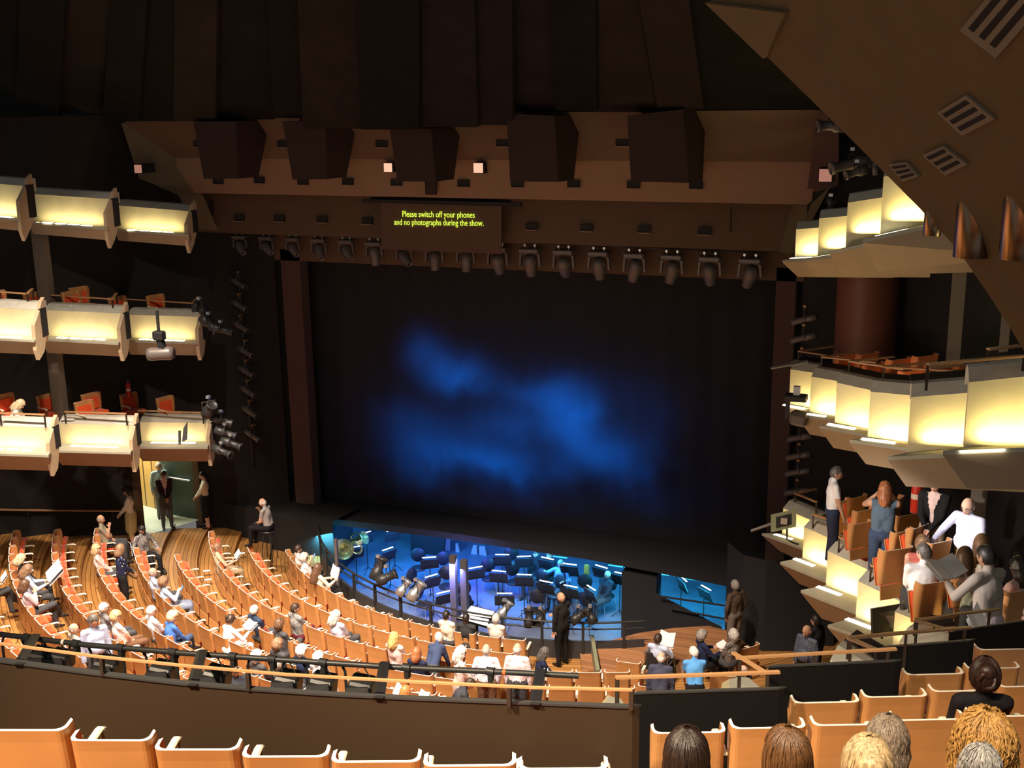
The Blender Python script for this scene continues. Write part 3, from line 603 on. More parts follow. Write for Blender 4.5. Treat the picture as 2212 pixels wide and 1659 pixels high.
circ_row([(1956, 1463, 2088, 1452, 10.6, 0, 'seat with a red cushion edge, end of the third row down beside the black wall'), (2092, 1449, 2207, 1440, 10.6, 0, 'seat behind the head of the woman with braided hair')], '', 'circle seats in the third row down')
circ_row([(2112, 1408, 2240, 1399, 11.4, 0, 'topmost seat back at the picture edge above the braided hair')], '', 'circle seats in the third row down')
# ---- seats inside the boxes
def box_seat(px, py, z, rz, lb, gp, D=None, sc=1.0):
    S = atz(px, py, z) if D is None else atd(px, py, D); S.z -= .885*sc
    return place_seat(S, math.radians(rz), lb, gp, scale=sc)
zB = [BX['B'][i][1].z for i in range(3)]; zC = [BX['C'][i][1].z for i in range(3)]
for (tx, ty, tier, rz, lb) in [((1335, 145), None, ('B', 0), 0, 'orange chair above the projector in the middle-tier box')]: pass
gB, gC = 'orange chairs in the middle-tier boxes beyond the stalls', 'orange chairs in the lowest boxes beyond the stalls'
def lseat(zx, zy, box, lb, gp, back=.9, rz=-106):
    e, TI, TO, BI, BO, nn, d = box
    P0 = Vector((TI.x, TI.y, 0))-nn*back; q = atpl(zx/3.858, 600+zy/3.858, P0, nn)
    S = Vector((q.x, q.y, q.z-.885))
    place_seat(S, math.radians(rz), lb, gp, parts=SPU)
for a in [(1330, 150, 'B', 0, 'orange chair in the middle-tier box nearest the stage, above the projector', .55), (1010, 165, 'B', 0, 'orange chair beside the fin of the box nearest the stage, middle tier', .55), (690, 85, 'B', 1, 'rear orange chair of the overlapping pair in the middle tier', 1.1), (630, 120, 'B', 1, 'front orange chair of the overlapping pair in the middle tier', .5), (310, 130, 'B', 1, 'orange chair at the far end of the second middle-tier box', .5), (-10, 120, 'B', 2, 'orange chair cut by the picture edge in the middle tier', .5)]:
    lseat(a[0], a[1], BX['B'][a[3]], a[4], gB, a[5])
for a in [(1410, 1005, 'C', 0, 'orange chair alone above the thin monitor', .55), (1105, 975, 'C', 0, 'orange chair beneath the small fire extinguisher', .9), (790, 975, 'C', 1, 'rear orange chair of the pair in the middle of the lowest tier', 1.1), (735, 1040, 'C', 1, 'front orange chair of the pair in the middle of the lowest tier', .45), (420, 985, 'C', 1, 'orange chair beside the white programme on the ledge', .8), (60, 985, 'C', 2, 'orange chair behind the blonde woman', 1.0)]:
    lseat(a[0], a[1], BX['C'][a[3]], a[4], gC, a[5])
# right-hand side boxes
SPR = dict(SP)
def rseat(z, xa, ya, xb, yb_, D, lb, gp, red=False):
    A = atd(*z(xa, ya), D); B = atd(*z(xb, yb_), D*1.01); w = B-A; s = max(.85, min(1.15, Vector((w.x, w.y)).length/.53)); rz = math.atan2(w.y, w.x); mid = (A+B)/2
    S = Vector((mid.x, mid.y, mid.z-.885*s)); q = Vector((0, .285*s, 0)); q.rotate(Quaternion((0, 0, 1), rz)); place_seat(S+q, rz, lb, gp, scale=s, parts=SPO if red else SP)
so = M['shell']; M['orange_lit_shell'] = mat('orange_lit_back', (.82, .24, .07), .5)  # shell recoloured: the orange light on these backs put into the colour
M['shell'] = M['orange_lit_shell']; SPO = seat_parts(); M['shell'] = so
go = 'orange-lit chairs in the middle-tier boxes under the soffit'
for a in [(540, 300, 715, 262, 22.3, 'orange-lit chair nearest the stage in the middle tier'), (740, 290, 930, 240, 22.0, 'taller orange-lit chair beside the red-brown corner'), (800, 380, 985, 335, 20.4, 'orange-lit chair low behind the timber rails'), (1010, 335, 1225, 292, 20.0, 'orange-lit chair at the middle of the middle tier'), (1245, 305, 1465, 262, 20.0, 'orange-lit chair whose wing rises above its neighbours'), (1355, 392, 1600, 345, 18.2, 'orange-lit chair beside the bronze posts'), (1620, 355, 1870, 312, 18.0, 'orange-lit chair nearest the picture edge'), (1460, 480, 1765, 442, 16.8, 'orange-lit chair lowest behind the fifth glowing front'), (1120, 440, 1340, 395, 18.6, 'orange-lit chair partly behind a bronze rail post')]:
    rseat(z1, *a, go, True)
gt = 'tan seat backs in the lowest-tier boxes'
for a in [(690, 140, 800, 100, 21.5, 'tan seat back just behind the man in the white T-shirt'), (812, 105, 950, 62, 21.3, 'tan seat back under the raised hand'), (870, 190, 990, 190, 19.5, 'tan seat back beside the elbow of the person in the vest'), (820, 300, 985, 290, 19.0, 'tan seat back at the hip of the person in the vest'), (1180, 110, 1225, 90, 20.6, 'narrow tan seat wing behind the vest'), (1170, 250, 1400, 205, 18.8, 'tan seat back below the fire extinguisher'), (1165, 375, 1320, 345, 18.0, 'tan seat back in front of the man holding his jacket'), (1325, 325, 1412, 320, 17.8, 'tan seat back by the walking stick'), (1065, 520, 1320, 490, 17.0, 'tan seat back behind the head of fair upswept hair'), (1450, 462, 1620, 430, 16.6, 'tan seat back under the hand of the man in glasses'), (1360, 790, 1650, 745, 15.3, 'tan seat back behind the person in the white shirt'), (1660, 720, 1880, 700, 15.0, 'tan seat back between the curly hair and the white-haired head'), (1480, 600, 1640, 575, 15.9, 'tan seat back in front of the long curly brown hair'), (2060, 850, 2300, 815, 13.6, 'tan seat back at the picture edge behind the cardigan'), (1790, 545, 1880, 540, 15.6, 'tan seat back below the straight brown hair')]:
    rseat(z2, *a, gt)
# ---------------------------------------------------------------- things on the header
def hy(px, py):     # depth of the band under a pixel
    q = py-.012*(px-1110)
    return 26.1 if q > 432 else (25.5 if q > 346 else 24.95)
M['prism'] = mat('dark_reflector_box', (.045, .028, .025), .7, spec=.15)
for (tl, tr, br, bl, sr, lb) in [((418, 262), (508, 262), (514, 386), (440, 386), (548, 372), 'dark hanging acoustic box nearest the boxes, first of five'), ((610, 262), (702, 262), (706, 387), (632, 388), (740, 372), 'dark hanging acoustic box, second of five'), ((842, 278), (930, 278), (942, 392), (858, 392), (965, 376), 'dark hanging acoustic box above the surtitle screen'), ((1094, 245), (1197, 250), (1205, 393), (1102, 392), (1228, 378), 'dark hanging acoustic box between the two lit square panels'), ((1355, 250), (1475, 236), (1488, 395), (1363, 392), (1490, 380), 'widest dark hanging acoustic box beside the last lit square')]:
    y = 23.9; A, B, Cc, D = [aty(*p, y) for p in (tl, tr, br, bl)]; c = (A+B+Cc+D)/4; e = empty('acoustic_box', c, label=lb, cat='acoustic panel', group='five dark acoustic boxes hanging from the ceiling')
    f = MB().prism([p-c for p in (D, Cc, B, A)], (.02, .04, 0)).obj('front_board', M['prism'], e)
    E2 = [p-c for p in (A, B, Cc, D)]; o = Vector((.25, 1.1, .0)); E3 = [p+o*(.6 if i in (2, 3) else 1) for i, p in enumerate(E2)]
    MB().add(E2+E3, [(0, 1, 5, 4), (1, 2, 6, 5), (2, 3, 7, 6), (3, 0, 4, 7)]).obj('side_boards', M['prism'], e)
    MB().cyl(E2[0]+Vector((.2, .5, -.05)), E2[0]+Vector((.2, .5, 1.6)), .02, 0, 6).obj('hanging_rod', M['black'], e)
M['sill'] = mat('slot_sill', (.30, .20, .14), .7)  # paler than the header: the light on the sill put into its colour
slots = [(0, 430, 311), (0, 531, 311), (0, 612, 311), (0, 722, 311), (0, 825, 311), (0, 973, 310), (0, 1086, 309), (0, 1218, 309), (0, 1345, 308), (0, 1490, 307),
         (1, 472, 391), (1, 561, 389), (1, 655, 392), (1, 752, 392), (1, 857, 394), (1, 1002, 396), (1, 1118, 397), (1, 1240, 397), (1, 1369, 399), (1, 1504, 400),
         (2, 517, 471), (2, 604, 472), (2, 696, 474), (2, 794, 477), (2, 1149, 489), (2, 1267, 492), (2, 1391, 495), (2, 1522, 499)]
bn = ['top', 'middle', 'bottom']; cn = [0, 0, 0]
proto = None
for b, px, py in slots:
    cn[b] += 1
    y = (25.02, 25.48, 26.12)[b]; P = aty(px, py, y); w = .34 if px > 1000 else .30
    lb = f'small dark light slot in the {bn[b]} band of the header, {ORD[cn[b]]} from the boxes end'
    if proto is None:
        proto = empty('light_slot', P, label=lb, cat='light slot', group='light slots in the header')
        mb = MB(); mb.box((0, -.02, 0), (w, .04, .155)); mb.obj('slot_opening', M['black'], proto)  # black box standing proud, drawn for the shade inside the slot
        MB().box((0, -.05, -.085), (w, .05, .022)).obj('slot_sill', M['sill'], proto)
    else: dup(proto, P, label=lb)
M['square'] = emis('lit_port', (1.0, .56, .38), 1.05)
for (px, py, y, s, lb, m) in [(838, 362, 25.2, .2, 'small lit pink-white square beside the acoustic box over the screen', 'square'), (1033, 363, 25.2, .22, 'small lit pink-white square in the middle of the header', 'square'), (1498, 365, 25.2, .24, 'small lit pink-white square beside the widest acoustic box', 'square'), (298, 365, 24.4, .20, 'dull pink lit square in the dark above the left boxes', 'square_dim'), (1783, 379, 23.8, .24, 'dull pink lit square in the dark beside the follow spots', 'square_dim')]:
    if 'square_dim' not in M: M['square_dim'] = emis('dim_port', (.8, .35, .25), .5)
    P = aty(px, py, y); e = empty('lit_port', P, rz=0, label=lb, cat='light', group='small lit squares around the header')
    MB().box((0, 0, 0), (s, .03, s)).obj('lit_face', M[m], e); MB().box((0, .28, 0), (s+.03, .5, s+.03)).obj('housing', M['black'], e)
# two thin brackets, flat bars
for px, lb in [(457, 'thin vertical bracket on the header above the first moving light'), (1579, 'thin vertical bracket on the header above the last moving lights')]:
    P = aty(px, 448 if px < 1000 else 474, 26.0); MB().box((0, 0, 0), (.09 if px < 1000 else .03, .06, .42 if px < 1000 else .55)).obj('header_bracket', M['prism'], None, P); tag(bpy.context.scene.objects['header_bracket' if px < 1000 else 'header_bracket.001'], lb, 'bracket')
P = aty(931, 404, 25.4); tag(MB().box((0, 0, 0), (.3, .04, .36)).obj('header_plate', M['prism'], None, P), 'dark rectangular plate hanging under the acoustic box over the screen', 'plate')
# surtitle screen
M['screen'] = mat('surtitle_screen', (.13, .080, .060), .8, spec=.1)
y = 25.7; q = [aty(*p, y) for p in ((823, 538), (1083, 549), (1083, 446), (823, 438))]; c = sum(q, Vector())/4
e = empty('surtitle_screen', c, label='surtitle screen with two lines of yellow text hanging over the stage', cat='screen')
MB().prism([p-c for p in q], (0, .05, 0)).obj('screen_face', M['screen'], e)
bq = [aty(*p, y-.06) for p in ((782, 437), (1125, 447), (1125, 438), (782, 430))]; MB().prism([p-c for p in bq], (0, .12, 0)).obj('top_bar', M['black'], e)
bq = [aty(*p, y+.1) for p in ((800, 432), (1100, 442), (1100, 434), (800, 425))]; MB().prism([p-c for p in bq], (0, .12, 0)).obj('roller_case', M['black'], e)
M['surt'] = emis('surtitle_text', (.72, .95, .08), 1.25)
for txt, px, py, wpx in [('Please switch off your phones', 947, 463, 156), ('and no photographs during the show.', 948, 480.5, 193)]:
    cu = bpy.data.curves.new('surtitle_line', 'FONT'); cu.body = txt; cu.align_x = 'CENTER'; cu.align_y = 'CENTER'; cu.size = .30; cu.extrude = .004; cu.offset = .0
    o = bpy.data.objects.new('surtitle_line', cu); C.objects.link(o); cu.materials.append(M['surt']); bpy.context.view_layer.update()
    a, b = aty(px-wpx/2, py-.5, y-.03), aty(px+wpx/2, py+2.0, y-.03); s = (b-a).length/max(o.dimensions.x, .01)
    me_ = bpy.data.meshes.new_from_object(o.evaluated_get(bpy.context.evaluated_depsgraph_get())); bpy.data.objects.remove(o); o = bpy.data.objects.new('surtitle_line', me_); C.objects.link(o)
    ang = math.atan2(b.z-a.z, b.x-a.x); o.parent = e; o.location = (a+b)/2-c; o.rotation_euler = (math.radians(90), -ang, 0); o.scale = (s, s*1.30, 1)
# ---------------------------------------------------------------- moving lights under the header
def moving_head(body='gearlit'):
    e = empty('moving_light', (0, 0, 0))
    mb = MB()
    for s in (-1, 1): mb.cyl((s*.13, 0, .0), (s*.13, 0, -.10), .018, 0, 6); mb.box((s*.13, 0, -.03), (.05, .07, .05))
    mb.obj('hanging_clamp', M['silver'], e)
    MB().box((0, 0, -.155), (.50, .34, .12), 0, None, .025).obj('base_box', M[body], e)
    mb = MB()
    for s in (-1, 1): mb.prism([(s*.21, -.06, -.24), (s*.21, .06, -.24), (s*.235, .05, -.55), (s*.235, -.05, -.55)], (s*.045, 0, 0))
    mb.tube([(-.22, 0, -.30), (-.2, 0, -.23), (0, 0, -.215), (.2, 0, -.23), (.22, 0, -.30)], .035, 0, 8); mb.obj('yoke', M[body], e)
    h = MB(); h.lathe([(0, .26), (.10, .25), (.155, .16), (.165, .02), (.15, -.10), (.12, -.22), (.125, -.27), (.10, -.275), (.09, -.25), (0, -.24)], (0, 0, 0), 0, 14); h.box((0, .0, .10), (.34, .10, .10), 0, None, .02)
    ho = h.obj('lamp_head', M[body], e, (0, 0, -.52))
    MB().cyl((0, 0, -.245), (0, 0, -.235), .088, 0, 14).obj('lens', M['glass'], e, (0, 0, -.52))
    return e
mh = moving_head(); first = True
def put_head(P, tx, ty, lb, group, s=1.0, rz=0.0):
    """copy the moving light, then tip its head"""
    global first
    if first: r = mh; first = False; r.location = P; r['label'] = lb; r['group'] = group; r['category'] = 'stage light'; KIDS[mh.name] = [(ch, []) for ch in mh.children]
    else: r = dup(mh, P, label=lb, group=group)
    r['category'] = 'stage light'
    r.rotation_euler = (0, 0, rz); r.scale = (s,)*3
    for ch in (list(r.children)):
        ch.rotation_euler = (tx, ty, 0) if ch.name.startswith(('lamp_head', 'lens')) else (0, 0, 0)
    return r
gm = 'moving lights hanging under the header'
proto_specs = [(517, 502, -.3, .7, .78), (575, 504, -.2, .9, .78), (632, 506, -.3, .8, .78), (688, 508, -.4, .5, .82), (748, 511, -.3, .7, .8), (808, 514, .05, .05, .9), (873, 520, -.3, .8, .85), (938, 522, .0, .05, .92), (1006, 524, .0, .0, .92)]
for i, (px, py, tx, ty, s) in enumerate(proto_specs):
    put_head(aty(px, py, 26.6), tx, -ty, f'moving light under the header, {ORD[i+1]} from the doorway end of the line', gm, s)
for i, (px, py) in enumerate([(1075, 524), (1145, 527), (1218, 530), (1294, 533), (1371, 537), (1452, 540), (1534, 544), (1621, 548)]):
    put_head(aty(px, py, 26.6), [.5, .3, .6, .35, .2, .3, .5, .3][i], [.0, .0, .0, .0, .25, .25, .0, .3][i], f'large moving light under the header, {ORD[i+1]} to the right of the surtitle screen', gm, 1.0)
pts = [aty(*p, 26.62) for p in ((500, 498), (1110, 522), (1660, 548))]; g = pts[0].copy(); tag(MB().tube([p-g for p in pts], .024, 0, 8).obj('lighting_bar', M['gear'], None, g), 'long black bar under the header that carries the moving lights', 'lighting bar')
# ---------------------------------------------------------------- profile spots on the vertical side booms
def spot_proto():
    e = empty('boom_spotlight', (0, 0, 0)); mb = MB(); mb.lathe([(.0, -.30), (.075, -.29), (.085, -.05), (.07, .0), (.075, .22), (.085, .30), (.07, .30)], (0, 0, 0), 0, 10, (1, -.3, -.35)); mb.obj('barrel', M['gearlit'], e)
    mb = MB(); mb.tube([(-.02, .10, -.0), (0, .11, .16), (0, 0, .19), (0, -.11, .16), (-.02, -.10, 0)], .012, 0, 6); mb.cyl((0, 0, .19), (0, 0, .29), .014, 0, 6); mb.obj('yoke', M['gearlit'], e)
    MB().box((0, .05, .31), (.07, .14, .05)).obj('clamp', M['steel'], e); return e
sp0 = spot_proto(); fl = True
lfts = [(515, 612), (517, 660), (520, 706), (530, 760), (532, 803), (535, 846), (540, 890), (546, 942)]
rgts = [(1738, 690), (1736, 730), (1732, 780), (1728, 945), (1726, 985), (1724, 1020), (1722, 1062)]
for j, (lst, yy, gp, lw) in enumerate([(lfts, 26.3, 'spotlights stacked on the left boom', 'spotlight on the vertical boom beside the left boxes'), (rgts, 25.6, 'spotlights stacked on the right boom', 'dim spotlight on the vertical boom beside the right boxes')]):
    for i, (px, py) in enumerate(lst):
        P = aty(px, py, yy); lb = f'{lw}, {ORD[i+1]} from its top'
        if fl: sp0.location = P; tag(sp0, lb, 'stage light', gp); r = sp0; fl = False
        else: r = dup(sp0, P, label=lb, group=gp); r['category'] = 'stage light'
        if j: r.rotation_euler = (0, 0, math.pi)
    a, b = aty(lst[0][0], 585 if j == 0 else 610, yy+.08), aty(lst[-1][0], 1000 if j == 0 else 1090, yy+.08)
    mb = MB().cyl(a, b, .03, 0, 8); tag(mb.obj('lighting_boom', M['gear']), f"black vertical lighting boom carrying the {'left' if j == 0 else 'right'} stack of spotlights", 'pole')
# clusters at the ends of the boxes and the follow spots at the top
def profile_spot(px, py, D, dirv, L, r, lb, m='gear', name='profile_spotlight', gp=None):
    P = atd(px, py, D); dv = Vector(dirv).normalized(); e = empty(name, P, label=lb, cat='stage light', group=gp)
    MB().lathe([(0, -L*.5), (r*.9, -L*.5), (r, -L*.1), (r*.7, .0), (r*.72, L*.38), (r*.95, L*.42), (r*.95, L*.5), (r*.8, L*.5), (r*.7, L*.44), (0, L*.44)], (0, 0, 0), 0, 14, dv).obj('barrel', M[m], e)
    sd = dv.cross(Vector((0, 0, 1))).normalized()*r*1.25
    MB().tube([sd, sd*1.02+Vector((0, 0, r*1.4)), -sd*1.02+Vector((0, 0, r*1.4)), -sd], .012, 0, 6).cyl((0, 0, r*1.4), (0, 0, r*2.1), .015, 0, 6).obj('yoke', M['gear'], e)
    MB().box((0, 0, r*2.1), (.08, .08, .06)).obj('clamp', M['silver'], e)
    return e
CRx = CR
ga = 'black lanterns at the ends of the boxes'
profile_spot(432, 668, 26.2, -CF*.6+CU*.2-CR*.7, .30, .12, 'round black lantern at the end of the middle-tier box', 'gear', gp=ga)
profile_spot(452, 700, 26.2, CR*.8-CU*.7, .5, .12, 'black lantern pointing down, under the round one', 'gear', gp=ga)
profile_spot(478, 712, 26.2, CR*.9-CU*.25, .55, .09, 'long thin lantern pointing at the stage from the middle tier', 'gear', gp=ga)
profile_spot(452, 885, 26.0, CR*.5+CU*.6-CF*.6, .4, .14, 'square-framed lantern at the end of the lowest box', 'gear', gp=ga)
for i, (px, py) in enumerate([(478, 908), (487, 935), (500, 958), (480, 975)]):
    profile_spot(px, py, 26.3, CR*.8-CU*.3+CF*(.3-.2*i), .5, .10, f'dark lantern in the cluster beside the lowest box, {ORD[i+1]} down', 'gear', gp=ga)
gf = 'follow spots above the top right boxes'
profile_spot(1795, 272, 22.5, -CR, .55, .14, 'grey follow spot poking out beneath the soffit edge, topmost', 'gearlit', gp=gf)
profile_spot(1840, 355, 22.5, -CR-CU*.2, .85, .14, 'largest grey follow spot above the top boxes', 'gearlit', gp=gf)
profile_spot(1850, 372, 22.2, -CR-CU*.3, .45, .10, 'small lantern slung beneath the largest follow spot', 'gearlit', gp=gf)
profile_spot(1890, 360, 21.0, CU*.9-CR*.1, .3, .06, 'little upright lantern beside the largest follow spot', 'gearlit', gp=gf)
profile_spot(1794, 440, 22.8, -CU, .3, .08, 'dark lantern hanging just above the shortest top box', 'gear', gp=gf)
# hanging projector in front of the left middle-tier box
P = atd(345, 740, 25.6); e = empty('moving_projector', P, label='black moving projector hanging in front of the glowing middle-tier box', cat='projector')
MB().cyl((0, 0, .72), (0, 0, .22), .035, 0, 8).obj('drop_pipe', M['gear'], e)
MB().box((0, 0, .16), (.26, .2, .2), 0, None, .03).obj('base_box', M['gear'], e)
MB().prism([(-.07, -.05, .1), (.07, -.05, .1), (.15, -.05, -.2), (-.0, -.05, -.2)], (0, .12, 0)).obj('arm', M['gear'], e)
MB().lathe([(0, -.29), (.13, -.29), (.155, -.2), (.14, 0), (.155, .2), (.13, .29), (0, .29)], (0, 0, -.25), 0, 16, (1, .35, .05)).obj('lamp_head', M['gearlit'], e)
# big black moving light hanging at the end of the right middle tier
P = atd(1722, 880, 22.0); e = empty('moving_light', P, label='black moving light with a square head in front of the middle-tier box by the stage', cat='stage light')
MB().box((-.03, 0, .19), (.42, .26, .12), 0, None, .02).obj('base_box', M['gear'], e)
MB().prism([(-.22, 0, .15), (-.14, 0, .15), (-.14, 0, -.2), (-.22, 0, -.28)], (0, .08, 0)).obj('yoke', M['gear'], e)
MB().box((.05, -.05, -.2), (.34, .3, .26), 0, Matrix.Rotation(.15, 3, 'Y'), .06).obj('lamp_head', M['gearlit'], e)
MB().box((-.02, 0, .33), (.12, .1, .16)).obj('clamp', M['silver'], e)
# scaffold poles sticking out past the boxes on the right
for a, b, D, lb in [((1665, 795), (1745, 780), 22.6, 'thin grey pole poking out past the middle-tier box by the stage'), ((1622, 1147), (1665, 1132), 22.4, 'short pale pole poking out past the grey monitor')]:
    tag(MB().cyl(atd(*a, D), atd(*b, D), .03, 0, 8).obj('scaffold_pole', M['gearlit']), lb, 'pole')
# conductor monitors
def monitor(c4, D, lb, m, stand):
    q = [atd(*p, d) for p, d in zip(c4, D)]; c = sum(q, Vector())/4; nn = (q[1]-q[0]).cross(q[3]-q[0]).normalized(); nn = nn if nn.dot(CF) > 0 else -nn
    e = empty('monitor', c, label=lb, cat='monitor'); q = [p-c for p in q]
    MB().prism(q, nn*.04).obj('casing', M[m], e)
    i = [p*.62-nn*.012 for p in q]; MB().prism(i, nn*.02).obj('rear_panel', M['gear' if m != 'gear' else 'gearlit'], e)
    MB().box(-nn*.03, (.12, .05, .12)).obj('mount', M['silver'], e)
    pt = [atd(*p, D[0]+.1)-c for p in stand]; MB().tube(pt, .02, 0, 6).obj('stand', M['gear'], e); return e
M['olive'] = mat('grey_green_casing', (.24, .25, .16), .5)
monitor([(1666, 1150), (1720, 1138), (1720, 1100), (1666, 1112)], (22.3,)*4, 'grey-green monitor seen from behind, clamped to the box nearest the stage', 'olive', [(1700, 1120), (1700, 1165), (1712, 1172), (1725, 1176)])
monitor([(1886, 1372), (1935, 1366), (1958, 1303), (1884, 1315)], (17.0, 17.2, 17.6, 17.0), 'large black monitor seen from behind in front of a glowing box', 'gear', [(1905, 1345), (1905, 1380)])
q = [atd(*p, 25.7) for p in ((393, 955), (403, 950), (404, 912), (396, 925))]; c = sum(q, Vector())/4; e = empty('monitor', c, label='thin black monitor on a stand before the lowest box above the doorway', cat='monitor')
MB().prism([p-c for p in q], CF*.05).obj('casing', M['gear'], e); MB().cyl(atd(388, 960, 25.7)-c, atd(388, 930, 25.7)-c, .03, 0, 8).obj('stand', M['gear'], e)
# fire extinguishers
def extinguisher(P, s, lb):
    e = empty('fire_extinguisher', P, label=lb, cat='fire extinguisher', ); e.scale = (s,)*3
    MB().lathe([(0, -.25), (.075, -.25), (.08, -.22), (.08, .15), (.06, .21), (.02, .24), (0, .24)], (0, 0, 0), 0, 14).obj('cylinder', mat('fire_red', (.62, .035, .015), .35), e)
    MB().box((0, 0, .27), (.05, .05, .06)).box((.05, 0, .30), (.12, .03, .02)).obj('valve', M['gearlit'], e)
    MB().tube([(.03, 0, .26), (.10, 0, .2), (.10, 0, -.05)], .012, 0, 6).obj('hose', M['black'], e)
    MB().cyl((0, 0, -.03), (0, 0, .05), .0815, 0, 14).obj('label_band', M['arm'], e)
extinguisher(aty(1980, 1072, 20.0), 1.15, 'red fire extinguisher on the dark wall behind the lowest right-hand boxes')
extinguisher(aty(278, 842, 24.2), .85, 'small red fire extinguisher on the dark wall above the lowest left-hand boxes')
# blue screen strip in the wings
q = [aty(*p, 26.6) for p in ((474, 1018), (526, 1020), (524, 1010), (473, 1009))]; c = sum(q, Vector())/4
tag(MB().prism([p-c for p in q], (0, .04, 0)).obj('blue_screen', emis('blue_screen_glow', (.01, .10, .85), 1.1), None, c), 'glowing blue strip of a screen in the dark wings above the seated usher', 'screen')
# ---------------------------------------------------------------- parapets and rails of the circle
def parapet(name, pts, z=None, D=None, h=1.3, th=.035, m='bronze', lb=None, cap=.05):
    P = [atz(*p, z) if z is not None else atd(p[0], p[1], D if not isinstance(D, (list, tuple)) else D[i]) for i, p in enumerate(pts)]
    e = empty(name, P[0], label=lb, cat='parapet'); g = P[0]; off = Vector((.04, th, 0)); n = len(P)
    vs = [p-g for p in P]+[p-g-Vector((0, 0, h)) for p in P]+[p-g+off for p in P]+[p-g+off-Vector((0, 0, h)) for p in P]
    fs = []
    for i in range(n-1): fs += [(i, n+i, n+i+1, i+1), (2*n+i, 2*n+i+1, 3*n+i+1, 3*n+i), (i, i+1, 2*n+i+1, 2*n+i)]
    fs += [(0, 2*n, 3*n, n), (n-1, 2*n-1, 4*n-1, 3*n-1)]
    MB().add(vs, fs).obj('fascia_board', M[m], e)
    vs = []; u = Vector((0, 0, .015)); a = Vector((-.01, -.012, 0)); b = off+Vector((.01, .012, 0))
    for p in P: q = p-g; vs += [q+a, q+a+u, q+b+u, q+b]
    fs = [(4*i+k, 4*i+4+k, 4*i+4+(k+1) % 4, 4*i+(k+1) % 4) for i in range(n-1) for k in range(4)]+[(0, 1, 2, 3), (4*n-1, 4*n-2, 4*n-3, 4*n-4)]
    MB().add(vs, fs).obj('top_edge', M['parapet_cap'], e)
    return e, P
M['parapet_cap'] = mat('black_capping', (.05, .05, .05), .35)
mainpts = [(-60, 1422), (0, 1430), (200, 1457), (400, 1480), (550, 1492), (700, 1502), (900, 1512), (1100, 1520), (1366, 1530)]
parapet('circle_parapet', mainpts, z=8.3, m='bronze', h=1.25, lb='long curved brown-black parapet in front of the nearest seats')
M['partition'] = mat('black_partition_paint', (.011, .010, .010), .7, spec=.12)
# black return panel at its end
for nm, pts, D, h, lb in [('black_partition', [(1365, 1500), (1683, 1490)], (9.0, 9.2), 1.6, 'black partition in front of the cream-armed seat, lowest of the stepped ones'), ('black_partition', [(1660, 1442), (1935, 1430)], (10.1, 10.3), 1.7, 'black stepped partition behind the brown-lit row-end seat'), ('black_partition', [(1905, 1400), (2095, 1385)], (11.2, 11.3), 1.7, 'black stepped partition below the bronze rails and the white box cap'), ('black_partition', [(2050, 1366), (2180, 1347), (2300, 1330)], (11.9, 12.0, 12.1), 1.6, 'black stepped partition below the person reading at the picture edge')]:
    parapet(nm, pts, D=D, m='partition', lb=lb, h=h)
# timber handrail over the main parapet
def rail_line(name, pts, z=None, D=None, w=.035, t=.03, lb='', posts=(), pz=.4, m='rail'):
    P = [atz(*p, z) if z is not None else atd(p[0], p[1], D[i] if isinstance(D, (list, tuple)) else D) for i, p in enumerate(pts)]
    g = P[0].copy(); e = empty(name, g, label=lb, cat='handrail'); mb = MB(); vs = []
    for i, p in enumerate(P):
        tt = P[min(i+1, len(P)-1)]-P[max(i-1, 0)]; tt.z = 0; s = Vector((-tt.y, tt.x, 0)).normalized()*w; q = p-g
        vs += [q-s, q+s, q+s+Vector((0, 0, t)), q-s+Vector((0, 0, t))]
    mb.add(vs, [(4*i+k, 4*i+4+k, 4*i+4+(k+1) % 4, 4*i+(k+1) % 4) for i in range(len(P)-1) for k in range(4)]+[(0, 3, 2, 1), tuple(len(vs)-4+k for k in range(4))]).obj('rail_bar', M[m], e)
    for q in posts:
        k, u = int(q), q-int(q); p = P[k].lerp(P[min(k+1, len(P)-1)], u)-g; MB().box(p-Vector((0, 0, pz/2)), (.028, .028, pz)).obj('rail_post', M['railmetal'], e)
    return e, P
rail_line('timber_handrail', [(-60, 1383), (0, 1392), (210, 1420), (400, 1440), (620, 1459), (900, 1475), (1150, 1487), (1366, 1492)], z=8.44, lb='long thin timber handrail running above the curved parapet', posts=(2.05, 4.0-.38, 6.0-.2, 6.99), pz=.14, w=.011, t=.014)
# black lighting bar with arched brackets
barp = [(-60, 1362), (0, 1370), (185, 1393), (400, 1411), (620, 1426), (850, 1441), (1050, 1450), (1250, 1460)]
BZ = 7.95; P = [atz(*p, BZ) for p in barp]; g = P[0].copy(); e = empty('lighting_bar', g, label='thick black lighting bar with slanted brackets above the curved parapet', cat='lighting bar')
MB().tube([p-g for p in P], .0225, 0, 12).obj('bar_pipe', M['gear'], e)
top = [atz(*p, 8.32) for p in mainpts]
def par_pt(px):
    for a, b, A, B in zip(mainpts, mainpts[1:], top, top[1:]):
        if a[0] <= px <= b[0]: return A.lerp(B, (px-a[0])/(b[0]-a[0]))
    return top[-1].copy()
def bar_pt(px):
    for a, b, A, B in zip(barp, barp[1:], P, P[1:]):
        if a[0] <= px <= b[0]: return A.lerp(B, (px-a[0])/(b[0]-a[0]))
    return P[-1].copy()
for ptop, pbot in [(75, 38), (435, 412), (828, 815), (1165, 1153)]:
    A = bar_pt(ptop)-g; B = par_pt(pbot)-g; w = Vector((.032, .006, 0))
    MB().prism([A-w+Vector((0, 0, .03)), A+w+Vector((0, 0, .03)), B+w, B-w], (.01, .03, 0)).obj('bracket', M['gear'], e)
